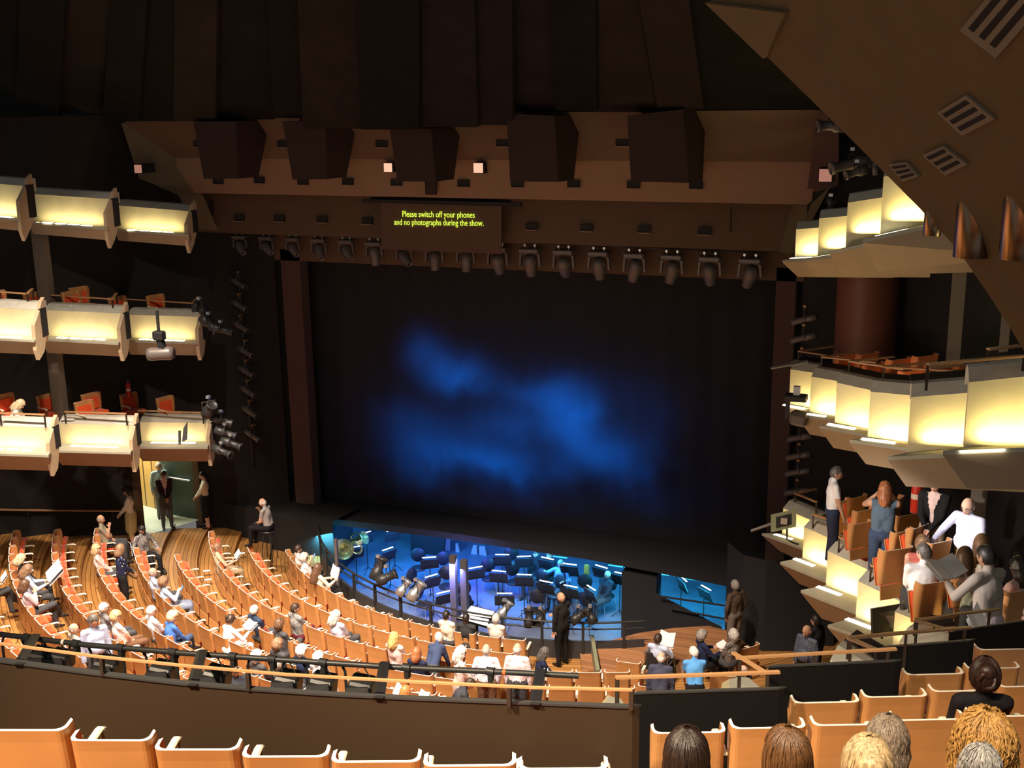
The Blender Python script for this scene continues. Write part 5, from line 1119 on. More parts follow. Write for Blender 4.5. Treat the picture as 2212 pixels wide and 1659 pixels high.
def seatD(px, py, D, yaw, label, item=None, **kw):   # someone seated, placed by distance of the head
    sc = kw.get('scale', 1.0); P = atd(px, py, D); rz = math.radians(yaw); P -= rot2((0, -.10*sc, 0), rz); P.z -= 1.21*sc
    e, hc, hands = person(label, P, rz, seated=True, arms=kw.pop('arms', 'lap'), **kw)
    if item:
        mid = (hands[0][0]+hands[1][0])/2*sc; sheet(P+rot2(mid+Vector((0, .06, .02)), rz), rz, item[1], *(item[2:] if len(item) > 2 else ()))
    return e
# ---------------------------------------------------------------- orchestra pit
PZ = -1.6
M['pitfloor'] = mat('pit_floor', (.20, .24, .30), .35, noise=.25, nscale=2.0)
mb = MB().quad([(-20, 23, PZ), (-2, 20, PZ), (-2, 33.5, PZ), (-20, 33.5, PZ)]); struct('pit_floor', mb, M['pitfloor'])
M['pitwall'] = mat('pit_back_wall', (.10, .13, .14), .7, noise=.2)
mb = MB().quad([(-19.5, 32.5, PZ), (-2, 32.5, PZ), (-2, 32.5, .72), (-19.5, 32.5, .72)]); mb.quad([(-17.2, 33, PZ), (-16.6, 26.6, PZ), (-16.6, 26.6, .72), (-17.2, 33, .72)])
struct('pit_wall_back', mb, M['pitwall'])
mb = MB(); a = arc(7.3, -178, -62, 70, -1.6); b = arc(7.3, -178, -62, 70, .02); mb.add(a+b, [(i, i+1, 72+i, 71+i) for i in range(70)]); struct('pit_wall_front', mb, M['black'])
# pit rail
e = empty('pit_rail', (CX, CY, 0), label='curved black double rail with posts and low boards around the orchestra pit', cat='railing')
C0_ = Vector((CX, CY, 0)); A0, A1 = -168, -62
mb = MB(); a = [Vector(p)-C0_ for p in arc(7.42, A0, A1, 60, .0)]; b = [p+Vector((0, 0, .42)) for p in a]; mb.add(a+b, [(i, i+1, 62+i, 61+i) for i in range(60)]); a2 = [p*.992 for p in b]; mb.add(b+a2, [(i, i+1, 62+i, 61+i) for i in range(60)]); mb.obj('low_board', mat('black_pit_board', (.035, .036, .038), .6), e)
for z, r in ((.88, .026), (.72, .02)): MB().tube([Vector(p)-C0_ for p in arc(7.42, A0, A1, 60, z)], r, 0, 8).obj('rail_bar', M['gear'], e)
for i in range(15):
    t = A0+(A1-A0)*(i+.5)/15; p = Vector((7.42*math.cos(math.radians(t)), 7.42*math.sin(math.radians(t)), .44)); MB().box(p, (.06, .06, .9), 0, Matrix.Rotation(math.radians(t), 3, 'Z')).obj('rail_post', M['gear'], e)
# lamps hung inside the pit
for (x, y, tx, ty, e_, c, s) in [(-17.0, 28.6, -17, 30.5, 42, (.05, .75, .80), 1.6), (-14.6, 28.4, -14.8, 30.3, 62, (.03, .30, 1.0), 2.0), (-12.2, 28.2, -12.2, 29.8, 60, (.06, .12, 1.0), 2.0), (-10, 28.4, -10, 30.2, 46, (.04, .45, 1.0), 2.0), (-7.8, 28.2, -7.8, 30, 24, (.05, .5, .9), 1.4), (-5.6, 27.6, -5.6, 29.3, 50, (.03, .50, .95), 1.2), (-15.5, 26.0, -15, 28, 18, (.10, .6, .9), 1.2), (-11.5, 25.4, -11.5, 27.4, 34, (.22, .25, 1.0), 1.6)]:
    lamp('pit_worklight', 'AREA', (x, y-.2, .55), e_*3.4, c, (tx, ty-.6, PZ), shape='DISK', size=s*.5)
def dirs_to(P, T): return math.atan2(T[1]-P.y, T[0]-P.x)-math.pi/2
M['lampw'] = emis('stand_lamp_glow', (.75, .9, 1.0), 3.0)
def stand_proto():
    e = empty('music_stand', (0, 0, 0)); R = Matrix.Rotation(math.radians(-22), 3, 'X')
    mb = MB(); mb.box((0, 0, 1.08), (.52, .015, .34), 0, R, .004); mb.box((0, -.05, .94), (.52, .07, .012)); mb.obj('desk', M['gear'], e)
    MB().box((0, -.045, 1.265), (.40, .04, .022), 0, None, .006).obj('stand_lamp', M['lampw'], e)
    MB().box((.0, -.022, 1.09), (.42, .006, .28), 0, R).obj('sheet_music', cmat((.7, .72, .75), 'paper'), e)
    MB().cyl((0, .02, .12), (0, .02, 1.02), .014, 0, 8).obj('pole', M['gear'], e)
    mb = MB(); [mb.tube([(0, .02, .2), (.24*math.cos(a), .02+.24*math.sin(a), .01)], .010, 0, 5) for a in (.5, 2.6, 4.7)]; mb.obj('tripod', M['gear'], e); return e
def chair_proto():
    e = empty('orchestra_chair', (0, 0, 0))
    MB().lathe([(0, -.015), (.20, -.015), (.215, 0), (.20, .02), (0, .025)], (0, 0, 0), 0, 16, (0, 1, .12)).obj('backrest', M['gear'], e, (0, -.2, .80))
    MB().lathe([(0, 0), (.22, 0), (.225, .03), (.20, .05), (0, .055)], (0, .0, .44), 0, 16).obj('seat', M['gear'], e)
    for sx in (-1, 1):
        for sy in (-1, 1): MB().tube([(sx*.17, sy*.17, .44), (sx*.21, sy*.22, 0)], .011, 0, 6).obj('leg', M['silver'], e)
    MB().tube([(-.12, -.19, .44), (-.12, -.21, .75)], .011, 0, 5).tube([(.12, -.19, .44), (.12, -.21, .75)], .011, 0, 5).obj('back_frame', M['silver'], e); return e
ms_, oc_ = stand_proto(), chair_proto(); f1 = f2 = True
COND = (-9.9, 24.0)
for i, (px, py) in enumerate([(768, 1194), (791, 1163), (850, 1158), (840, 1198), (928, 1217), (934, 1257), (960, 1293), (1029, 1239), (1077, 1247), (1132, 1255), (1085, 1211), (1132, 1215), (1181, 1219), (1230, 1232), (1178, 1270), (1231, 1280), (1274, 1283), (1090, 1296), (1297, 1237), (1340, 1252), (1473, 1263), (1522, 1283)]):
    P = atz(px, py, PZ+1.1); P.z = PZ; rz = dirs_to(P, COND)+(-.2, .15, 0, .25)[i % 4]; lb = f'black music stand with a lit strip lamp, {ORD[i+1]} in order from the horn'
    if f1: ms_.location = P; ms_.rotation_euler = (0, 0, rz); tag(ms_, lb, 'music stand', 'music stands in the pit'); f1 = False
    else: dup(ms_, P, rz, lb)
for i, (px, py) in enumerate([(830, 1225), (903, 1204), (962, 1211), (900, 1246), (964, 1243), (1006, 1277), (916, 1281), (1001, 1302), (1056, 1226), (1111, 1234), (1163, 1249), (1155, 1294), (1261, 1262), (1200, 1262), (1105, 1200), (1215, 1300), (1310, 1262), (1255, 1300)]):
    P = atz(px, py, PZ+.8); P.z = PZ; rz = dirs_to(P, COND)+(.4, -.3, .1)[i % 3]; lb = f'black orchestra chair with a round back in the pit, {ORD[i+1]} from the horn side'
    if f2: oc_.location = P; oc_.rotation_euler = (0, 0, rz); tag(oc_, lb, 'chair', 'orchestra chairs in the pit'); f2 = False
    else: dup(oc_, P, rz, lb)
# conductor's desk with a brightly lit score
def quadobj(nm, pts, D, m, e, c, th=.02): q = [atd(*p, d)-c for p, d in zip(pts, D)]; MB().prism(q, (0, .01, -th)).obj(nm, m, e)
c = atd(1030, 1330, 27.4); e = empty('conductor_desk', c, label='wide conductor desk with two brightly lit white score pages', cat='music stand')
M['score'] = mat('score_paper', (.9, .9, .88), .7)
quadobj('upper_page', [(1004, 1326), (1018, 1309), (1068, 1321), (1060, 1334)], (27.3, 27.7, 27.7, 27.3), M['score'], e, c)
quadobj('lower_page', [(988, 1334), (1002, 1327), (1056, 1338), (1052, 1352)], (27.0, 27.3, 27.3, 27.0), M['score'], e, c)
quadobj('desk_board', [(985, 1336), (1018, 1307), (1070, 1320), (1054, 1356)], (27.05, 27.8, 27.8, 27.05), M['gear'], e, c, .03)
MB().cyl((0, 0, -.05), (0, 0, -1.4), .03, 0, 8).obj('desk_pole', M['gear'], e)
lo = lamp('desk_lamp', 'SPOT', c+Vector((.0, -.2, 1.3)), 260, (.9, .95, 1), c, spot_size=math.radians(44), spot_blend=.3, shadow_soft_size=.05)
# lanterns clamped to the rail
gl_ = 'lanterns clamped along the pit rail'
for px, py, D, dv, L_, r, m, lb in [(872, 1270, 27.2, CR*.7+CU*.9, .42, .12, 'silver', 'bare silver lantern on the pit rail, thinner of the pair'), (899, 1277, 27.0, CR*.7+CU*.9, .50, .14, 'silver', 'bare silver lantern on the pit rail, brighter of the pair'), (1090, 1318, 26.6, CR*.7+CU*.9, .46, .12, 'silver', 'pale lantern behind the sandy-haired front-row person'), (818, 1228, 27.6, CR*.4+CU*.9, .55, .15, 'gear', 'tall black lantern on the pit rail nearest the horn'), (835, 1248, 27.4, CR*.9+CU*.4, .5, .14, 'gear', 'black lantern lying along the pit rail'), (1143, 1335, 26.0, CU, .42, .13, 'gear', 'black lantern upright beside the walking man'), (1168, 1335, 26.0, CU+CR*.3, .40, .12, 'gear', 'black lantern touching the walking man in the picture'), (1250, 1332, 25.6, CU*.7+CR, .42, .12, 'gear', 'black lantern to the right of the walking man'), (1275, 1330, 25.4, CU-CR*.6, .35, .11, 'gear', 'last black lantern on the rail before the platform')]:
    profile_spot(px, py, D, dv, L_, r, lb, m, gp=gl_)
# brass horn, bottle, posts, hangings
P = atz(742, 1186, -.1); e = empty('horn', P, label='brass horn with its round pale bell facing out at the near end of the pit', cat='instrument'); bell = mat('brass', (.85, .72, .35), .25, metal=.8)
MB().lathe([(.30, .02), (.27, 0), (.17, -.06), (.08, -.16), (.05, -.34), (0, -.34)], (0, 0, 0), 0, 20, -CF).obj('bell', bell, e)
MB().tube([Vector((.35+.18*math.cos(a), .1, .05+.18*math.sin(a))) for a in np.linspace(0, 6.28, 17)[:-1]], .03, 0, 8, closed=True).obj('coil', bell, e)
P = atz(770, 1168, -.2); e = empty('tuba', P, label='gold tuba lying on its side behind the horn', cat='instrument')
MB().lathe([(.2, .3), (.15, .2), (.10, 0), (.10, -.3), (0, -.32)], (0, 0, 0), 0, 16, (1, 0, .5)).obj('body_tube', bell, e); MB().tube([(-.2, 0, .1), (0, 0, .25), (.2, 0, .12), (.1, 0, -.1), (-.1, 0, -.1)], .03, 0, 8, closed=True).obj('coil', bell, e)
for px, y0, y1, D, lb in [(981, 1165, 1285, 30.0, 'blue-lit square post standing in the middle of the pit, first'), (1004, 1175, 1290, 29.8, 'blue-lit square post standing in the middle of the pit, second'), (727, 1135, 1200, 29.0, 'pale post at the near corner of the pit')]:
    a, b = atd(px, y0, D+.8), atd(px, y1, D); mid = Vector((b.x, b.y, (a.z+PZ)/2)); tag(MB().box((0, 0, 0), (.16 if px > 800 else .07, .16 if px > 800 else .07, a.z-PZ)).obj('pit_post', M['gearlit'], None, mid), lb, 'post')
M['drapep'] = mat('pale_gauze', (.50, .45, .45), .8)
for (a, b_, c_, d_), lb in [(((962, 1158), (971, 1158), (971, 1205), (952, 1210)), 'pale lilac hanging beside the dark pit screen'), (((984, 1174), (988, 1174), (1000, 1225), (984, 1225)), 'narrow lilac hanging between the two pit posts'), (((1022, 1178), (1029, 1178), (1031, 1215), (1012, 1215)), 'lilac hanging right of the pit posts'), (((1035, 1180), (1046, 1180), (1054, 1212), (1035, 1214)), 'yellowish lilac hanging farthest along the pit')]:
    q = [aty(*p, 31.0) for p in (d_, c_, b_, a)]; g = sum(q, Vector())/4; tag(MB().prism([p-g for p in q], (0, .05, 0)).obj('hanging_cloth', M['drapep'], None, g), lb, 'cloth')
q = [aty(*p, 30.5) for p in ((888, 1192), (958, 1200), (962, 1152), (886, 1142))]; g = sum(q, Vector())/4; e = empty('acoustic_screen', g, label='large dark folding screen standing at the back of the pit', cat='screen')
MB().prism([p-g for p in q], (0, .08, 0)).obj('screen_panel', M['black'], e); MB().box((q[3]+q[2])/2-g, ((q[2]-q[3]).length, .06, .03), 0, None).obj('top_trim', M['silver'], e)
for i, (px, py) in enumerate([(1075, 1172), (1110, 1182), (1210, 1203), (1330, 1222), (1365, 1228), (1430, 1240), (1490, 1250)]):
    P = aty(px, py, 29.5); e = empty('strip_light', P, label=f'thin cyan strip light under the stage edge, {ORD[i+1]} from the hangings', cat='light', group='cyan strip lights under the stage edge'); MB().box((0, 0, 0), (.42, .05, .035)).obj('tube', M.setdefault('cy', emis('cyan_tube', (.05, .55, .8), 1.6)), e); MB().box((0, 0, .05), (.44, .07, .04)).obj('holder', M['black'], e)
# partition and dark block on the right of the pit
q = [atz(1345, 1330, 0), atz(1418, 1330, 0)]
tag(MB().box((0, 0, 0), (.9, .5, 2.9)).obj('pit_partition', M['black'], None, aty(1385, 1300, 26.6)+Vector((0, 0, -.6))), 'black block dividing the main pit from its small lit end', 'partition')
e = empty('pit_end_rail', atz(1415, 1280, .9), label='black slanting rail in front of the small lit end of the pit', cat='railing'); g = e.location.copy()
for a, b in [((1425, 1288), (1565, 1308)), ((1450, 1315), (1565, 1337))]: MB().tube([aty(*a, 25.6)-g, aty(*b, 25.2)-g], .025, 0, 8).obj('rail_bar', M['gear'], e)
MB().prism([aty(1415, 1282, 25.8)-g, aty(1558, 1356, 25.3)-g, aty(1558, 1420, 25.3)-g, aty(1415, 1420, 25.8)-g], (0, .05, 0)).obj('low_board', M['black'], e)
# musicians
def mus(px, py, lb, yaw, **kw):
    P = atz(px, py, PZ+1.21); P.z = PZ; person(lb, P, math.radians(yaw), **kw)
mus(1205, 1222, 'musician in a blue-lit shirt and cap raising one hand in the pit', 170, arms='conduct', top=((.25, .3, .5), 'cloth'), hair=('short', 'grey'), hpitch=15)
mus(1303, 1245, 'dark-clothed musician sitting near the black pit block', 150, arms='lap', top=((.05, .05, .06), 'cloth'), hair=('none', 'grey'), skin='p')
mus(1151, 1200, 'dim musician at the back of the pit, nearer the hangings', 170, top=('black', 'cloth'), hair=('short', 'dark'))
mus(1180, 1204, 'dim musician at the back of the pit beside the blue-lit one', 170, top=('black', 'cloth'), hair=('short', 'brown'))
tag(MB().box((0, 0, 0), (.12, .12, .3)).obj('bottle', mat('orange_carton', (.8, .3, .05), .5), None, atz(1267, 1232, -.6)), 'orange-topped bottle standing by a music desk', 'bottle')
# platform beside the pit with its step
def slab(name, pts, z, th, m, lb=None, cat=None):
    P = [atz(*p, z) for p in pts]; g = P[0].copy(); o = MB().prism([p-g for p in P], (0, 0, -th)).obj(name, m, None, g); return tag(o, lb, cat) if lb else tag(o, kind='structure')
bw = [atz(*p, .1) for p in ((1345, 1372), (1380, 1369), (1460, 1358), (1530, 1354), (1582, 1366))]; mb = MB(); wallstrip(mb, [(p.x, p.y) for p in bw], PZ, .1); struct('wall_platform', mb, M['black'])
tw = [atz(*p, .1) for p in ((1566, 1352), (1600, 1385), (1648, 1398), (1720, 1398), (1800, 1400))]; mb = MB(); wallstrip(mb, [(p.x, p.y) for p in tw], PZ, 2.2); struct('wall_tower_right', mb, M['black'])
slab('timber_platform', [(1287, 1392), (1380, 1367), (1460, 1356), (1530, 1352), (1580, 1364), (1625, 1400), (1590, 1455), (1300, 1452)], .25, .24, M['stagewood'], 'raised timber platform with plank lines beside the pit', 'platform')
slab('timber_step', [(1251, 1400), (1276, 1398), (1284, 1448), (1258, 1450)], .13, .12, M['stagewood'], 'small timber step against the side of the platform', 'step')
slab('platform_edge_board', [(1275, 1372), (1283, 1372), (1296, 1446), (1288, 1448)], .45, .42, M['olive'], 'upright grey-green edge board between step and platform', 'board')
# tablet held by the walking man
P = atd(1222, 1388, 26.1); e = empty('tablet_case', P, label='dark tablet case held by the bald man in black', cat='case'); MB().box((0, 0, 0), (.34, .04, .22), 0, Matrix.Rotation(.4, 3, 'Y'), .01).obj('case_shell', M['brownc'] if 'brownc' in M else M.setdefault('brownc', mat('brown_case', (.08, .05, .045), .5)), e)
MB().box((0, -.024, 0), (.30, .005, .18), 0, Matrix.Rotation(.4, 3, 'Y')).obj('screen', M['glass'], e)
# ---------------------------------------------------------------- lit doorway and corridor
A, B = atz(313, 1152, .62), atz(432, 1127, .50); A.z = B.z = .0; w = (B-A).normalized(); nb = Vector((-w.y, w.x, 0))
if nb.x > 0: nb = -nb
if nb.y < 0 and nb.x > -.2: nb = -nb
def cor(u, v, z): return A+w*u+nb*v+Vector((0, 0, z))
Wd = (B-A).length; fz = .56
struct('corridor_floor', MB().quad([cor(-.3, 0, fz), cor(Wd+.4, 0, fz), cor(Wd+.6, 6, fz), cor(-1.5, 6, fz)]), mat('pale_corridor_carpet', (.62, .68, .55), .8))
struct('corridor_wall', MB().quad([cor(-1.5, 6, fz), cor(Wd+.8, 6, fz), cor(Wd+.8, 6, 4), cor(-1.5, 6, 4)]).quad([cor(Wd+.6, 0, fz), cor(Wd+.6, 6, fz), cor(Wd+.6, 6, 4), cor(Wd+.6, 0, 4)]).quad([cor(-1.5, 6, 4), cor(Wd+.8, 6, 4), cor(Wd+.8, 0, 4), cor(-1.5, 0, 4)]), mat('grey_corridor_wall', (.36, .37, .32), .8))
sl = planks('timber_slats', (.62, .40, .14), (.12, .07, .02), None, .09, 'Y')
struct('corridor_slat_wall', MB().quad([cor(-.02, .2, fz), cor(.15, 4.5, fz), cor(.15, 4.5, 3.8), cor(-.02, .2, 3.8)]).quad([cor(Wd*.62, 2.6, fz), cor(Wd*.80, 1.2, fz), cor(Wd*.80, 1.2, 3.8), cor(Wd*.62, 2.6, 3.8)]), sl)
jm = MB(); jm.box(cor(-.09, .05, 2.0), (.16, .2, 3.2)); jm.box(cor(Wd+.1, .05, 2.0), (.2, .25, 3.2)); struct('door_frame_trim', jm, mat('dark_timber_jamb', (.10, .06, .03), .5))
e = empty('door_1', cor(Wd, 0, 0)); tag(e, kind='structure'); g = e.location
MB().prism([cor(Wd-.02, .02, fz)-g, cor(Wd*.72, 1.25, fz)-g, cor(Wd*.72, 1.25, 3.3)-g, cor(Wd-.02, .02, 3.3)-g], (.04, .03, 0)).obj('door_leaf', mat('dark_green_door', (.05, .085, .07), .4), e)
MB().tube([cor(Wd*.96, .10, 1.75)-g-w*.08, cor(Wd*.76, .98, 1.75)-g-w*.08], .03, 0, 8).obj('push_bar', M['silver'], e); MB().cyl(cor(Wd*.76, .98, 1.4)-g-w*.06, cor(Wd*.76, .98, 2.1)-g-w*.06, .025, 0, 8).obj('door_rod', M['silver'], e)
MB().tube([cor(.08, .3, 1.8)-g, cor(.2, 1.8, 2.0)-g], .03, 0, 6).obj('hall_rail', M['rim'], e)
lamp('corridor_light', 'AREA', cor(Wd*.5, 2.2, 3.7), 210, (.93, 1.0, .86), cor(Wd*.5, 2.2, 0), size=1.6)
mb = MB(); wallstrip(mb, [(F2.x, F2.y), (B.x, B.y)], -.5, 11.9); wallstrip(mb, [(B.x, B.y), (A.x, A.y)], 3.6, 11.9); wallstrip(mb, [(A.x, A.y), (G1.x, G1.y), (G2.x, G2.y), (G3.x, G3.y)], -.5, 11.9)
struct('wall_left', mb, M['blackwall'])
# low black wall closing the wings beside the pit
ww = [atz(*p, .12) for p in ((479, 1130), (484, 1152), (560, 1172), (628, 1186), (722, 1196))]
mb = MB(); wallstrip(mb, [(p.x, p.y) for p in ww], -.3, 1.05); a = [Vector((p.x, p.y, 1.05)) for p in ww]; mb.add(a+[p+Vector((.2, 1.3, 0)) for p in a], [(i, i+1, 6+i, 5+i) for i in range(4)])
struct('wall_wing', mb, M['blackwall'])
# timber handrail on that wall with a hanging barrier rope and a bottle
wn = (G2-G1); wn = Vector((-wn.y, wn.x, 0)).normalized(); wn = -wn if wn.dot(EYE-G1) < 0 else wn
rail_line('wall_handrail', [(-40, 1101), (60, 1103), (262, 1105)], D=[(atpl(*p, G1+wn*.09, wn)-EYE).dot(CF) for p in ((-40, 1101), (60, 1103), (262, 1105))], lb='thin timber handrail along the dark wall under the lowest boxes', posts=(.2, 1.0, 1.9), pz=.12)
P = atd(72, 1092, 31.2); e = empty('bottle', P, label='small clear bottle standing on the dark ledge above the handrail', cat='bottle'); MB().lathe([(0, -.1), (.04, -.1), (.045, .03), (.02, .08), (.018, .13), (0, .13)], (0, 0, 0), 0, 12).obj('glass_body', mat('pale_glass', (.35, .45, .42), .15), e)
pts = [atd(*p, 31.2) for p in ((36, 1120), (50, 1125), (65, 1122), (78, 1111))]; g = pts[0].copy(); tag(MB().tube([p-g for p in pts], .02, 0, 8).obj('barrier_rope', M['gearlit'], None, g), 'short barrier rope hanging on the dark wall below the handrail', 'rope')

# bright step lights let into the side steps
M['steplight'] = emis('step_light_glow', (1.0, .85, .6), 3.0)
for i, (px, py, z) in enumerate([(446, 1234, .46), (449, 1253, .46), (597, 1172, .16), (522, 1196, .32)]):
    P = atz(px, py, z); e = empty('step_light', P+Vector((0, 0, .012)), .6, f'small bright step light in the side aisle, {ORD[i+1]} from the doorway', 'light', 'step lights in the side aisle')
    MB().box((0, 0, 0), (.16, .05, .02)).obj('lens', M['steplight'], e); MB().box((0, 0, -.005), (.20, .08, .014)).obj('surround', M['silver'], e)
# ---------------------------------------------------------------- who sits and stands where
D_ = dict
sit(55, 1206, 'seated person with a pale blonde bob in a black top near the dark wall', top=('black', 'cloth'), hair=('bob', 'fair'), female=True, hpitch=25)
sit(56, 1232, 'seated person in a pale blue shirt reading a large open book in the eighth row', ('book', 'large open white book held by the reader in pale blue', .62, .42, 42), arms='read', top=('paleblue', 'cloth'), hair=('wavy', 'lbrown'), hpitch=28, lean=2)
sit(61, 1262, 'seated person with a brown bob and hand on chin, white cardigan and grey trousers', arms='chin', top=('lilac', 'cloth'), hair=('bob', 'brown'), female=True, hpitch=12, cross=True)
sit(-18, 1225, 'person cut off by the picture edge, grey trousers and dark shoes stretched out', ('paper', 'white paper held at the picture edge', .28, .2), arms='read', top=('dgrey', 'cloth'), cross=True)
sit(225, 1122, 'bald seated man in an olive short-sleeved shirt with his hand at his mouth', arms='chin', top=('olive', 'cloth'), hair=('bald', 'grey'), skin='m', sleeve='short', belly=.03, hyaw=-15, hpitch=2)
sit(216, 1186, 'smiling seated person with a blonde bob in a pale pink blouse', top=('pink', 'cloth'), hair=('bob', 'blonde'), female=True, hyaw=-35, hpitch=0)
stand(257, 1186, .92, 'standing person seen from behind in a navy flowered blouse and black trousers', -35, top=('navy', 'floral'), bottom='black', hair=('bob', 'lbrown'), female=True, arms='clasp', hyaw=20, belly=.02, scale=.98)
sit(338, 1236, 'seated balding man in a pale blue-white shirt beside the phone user', top=('paleblue', 'cloth'), hair=('bald', 'grey'), hyaw=-20)
sit(363, 1260, 'seated person with wavy light brown hair holding a phone, light blue cardigan', ('phone', 'phone held up in the fifth row'), arms='phone', top=((.42, .58, .82), 'cloth'), bottom=(.20, .24, .34), hair=('curly', 'lbrown'), female=True, hpitch=15, skirt=True)
sit(241, 1303, 'white-haired seated man with glasses in a grey leather jacket', top=('grey', 'cloth'), hair=('short', 'white'), glasses=True, hyaw=-30, hpitch=5)
sit(263, 1325, 'seated person with fair hair in a white T-shirt and brown trousers', top=('white', 'cloth'), bottom='brown', hair=('curly', 'blonde'), sleeve='short', female=True, belly=.03, hyaw=-20)
sit(169, 1352, 'balding seated man in a grey-green shirt, behind the standing man in blue', top=((.42, .43, .36), 'cloth'), hair=('bald', 'grey'), hyaw=-40)
stand(200, 1338, 1.22, 'standing grey-haired man in a pale blue shirt with dark trousers and belt', -120, top=((.52, .62, .88), 'cloth'), bottom='dgrey', hair=('short', 'dgrey'), skin='m', arms='side', scale=1.08, hyaw=40, hpitch=12, belly=.02, vox=.02)
sit(336, 1320, 'white-haired seated man with glasses in a white and pale blue shirt', top=((.72, .76, .84), 'cloth'), hair=('short', 'white'), glasses=True, hyaw=-20)
sit(365, 1338, 'seated person with blonde-grey hair in a royal blue jacket and jeans, legs crossed', top=('blue', 'cloth'), bottom='jeans', hair=('curly', 'fair'), female=True, hyaw=-25, cross=True, lean=8)
sit(495, 1350, 'seated person with dark hair in a bun, white top, reading a leaflet', ('leaflet', 'leaflet on the lap of the person with the dark bun', .3, .22, 30), arms='read', top=('white', 'cloth'), bottom='white', hair=('bun', 'dark'), female=True, hpitch=35, lean=6)
sit(564, 1325, 'grey-haired seated man in a navy polo shirt beside the brown-haired woman', top=((.03, .05, .10), 'cloth'), hair=('short', 'silver'), sleeve='short', skin='m', hpitch=5)
sit(604, 1350, 'seated person with short brown hair and a dark slate top, pale bag on lap', top=('dgrey', 'cloth'), bottom='dgrey', hair=('curly', 'brown'), female=True, cross=True)
sit(638, 1316, 'seated man with short brown hair in a grey patterned shirt', top=((.17, .18, .19), 'speck'), bottom='maroonc', hair=('short', 'dark'), skin='m', hyaw=-25, arms='clasp' if False else 'lap')
sit(731, 1313, 'grey-haired seated man in a light blue shirt at the end of the second row', top=((.58, .64, .82), 'cloth'), bottom='dgrey', hair=('wavy', 'silver'), hyaw=-30, hpitch=18, skin='m')
sit(476, 1184, 'seated man in a yellow-beige shirt reading a paper in the third row', ('paper', 'white paper held by the man in the yellow-beige shirt', .3, .2), arms='read', top=('beige', 'cloth'), bottom='khaki', hair=('short', 'lbrown'), sleeve='short', hpitch=25)
sit(651, 1186, 'dark-haired front-row man in a white shirt looking at a phone', ('phone', 'bright phone screen in the front row'), arms='phone', top=('white', 'cloth'), bottom='black', hair=('short', 'dark'), sleeve='short', hpitch=20)
sit(665, 1206, 'front-row person with curly grey-blonde hair and a white top', top=('white', 'cloth'), bottom='black', hair=('curly', 'silver'), female=True)
sit(690, 1226, 'front-row person with long brown hair and cream top reading a programme', ('programme', 'cream programme held up in the front row', .34, .28, 70), arms='read', top=('cream', 'cloth'), bottom='black', hair=('long', 'brown'), female=True, hpitch=15)
sit(843, 1380, 'seated person with short strawberry-blonde hair and a pale pink top', top=('pink', 'cloth'), hair=('wavy', 'golden'), female=True, hyaw=-10)
sit(889, 1398, 'seated person with an auburn bob and a navy top, white bag alongside', top=('navy', 'cloth'), hair=('bob', 'auburn'), female=True)
sit(608, 1398, 'seated person with curly brown hair and a dark grey top, above the lighting bar', top=('dgrey', 'cloth'), hair=('curly', 'lbrown'), female=True, hyaw=-20)
sit(563, 1416, 'seated person with curly white hair and dark jacket behind the lighting bar', top=('dgrey', 'cloth'), hair=('curly', 'white'), female=True)
sit(607, 1432, 'seated person with thin grey hair and a dark green top behind the lighting bar', top=('green', 'cloth'), hair=('short', 'grey'))
sit(663, 1408, 'seated person with fluffy white hair and a navy jacket', top=('navy', 'cloth'), hair=('curly', 'white'), female=True, hyaw=-20)
sit(693, 1418, 'seated person with bright white hair and a pale striped blouse', top=((.66, .66, .72), 'stripe'), bottom='white', hair=('curly', 'white'), female=True)
stand(963, 1362, .30, 'grey-haired man in a navy blazer bending forward over the seats', -20, top=((.045, .065, .14), 'cloth'), hair=('short', 'silver'), lean=42, side_lean=-18, arms='down', hpitch=30, hyaw=60, skin='p')
stand(992, 1408, .62, 'standing woman with white shoulder-length hair, pale pink top and patterned skirt', -50, top=((.86, .70, .64), 'cloth'), bottom=(.55, .42, .36), hair=('wavy', 'white'), female=True, arms='clasp', skirt=True, glasses=True, hyaw=-15)
stand(1050, 1404, .62, 'standing man with thinning white hair in a white and blue shirt, seen from behind', 14, top=((.76, .79, .90), 'cloth'), bottom='brown', hair=('bald', 'silver'), arms='pocket', belly=.02)
stand(1117, 1402, .62, 'standing bald man in a pale pink-white shirt and dark trousers, seen from behind', 10, top=((.86, .76, .80), 'cloth'), bottom='dgrey', hair=('bald', 'white'), arms='side', belly=.03)
seatD(1162, 1410, 24.2, -60, 'seated dark-haired man in a navy jacket with pale shoulder lines, facing the platform', top=('navy', 'cloth'), hair=('wavy', 'dgrey'), skin='m', lean=10)
sit(970, 1328, 'front-row person with cropped dark hair and a cream frilled blouse', top=('cream', 'cloth'), hair=('crop', 'black'), female=True)
sit(1010, 1333, 'front-row person with dark hair and a charcoal top before the lit score', top=((.035, .037, .04), 'cloth'), hair=('crop', 'black'))
sit(1080, 1333, 'front-row person with short sandy grey hair and a cream shirt', top=(((.70, .66, .58)), 'cloth'), hair=('short', 'silver'), female=True)
sit(836, 1488, 'man with greying hair in a blue shirt reading, just above the parapet', ('paper', 'white paper held just above the parapet', .3, .24, 60), arms='read', top=((.14, .20, .55), 'cloth'), hair=('short', 'grey'), dyaw=-35, hpitch=20)
sit(896, 1497, 'ginger-haired person reading just above the parapet', ('paper', 'folded paper by the ginger-haired reader', .22, .18), arms='read', top=('dgrey', 'cloth'), hair=('bob', 'ginger'), female=True, dyaw=-20)
stand(1012, 1462, .75, 'person in a charcoal shawl bending forward behind the timber handrail', -60, top=((.05, .055, .07), 'cloth'), hair=('short', 'dark'), lean=35, arms='down', hpitch=40, scale=.92)
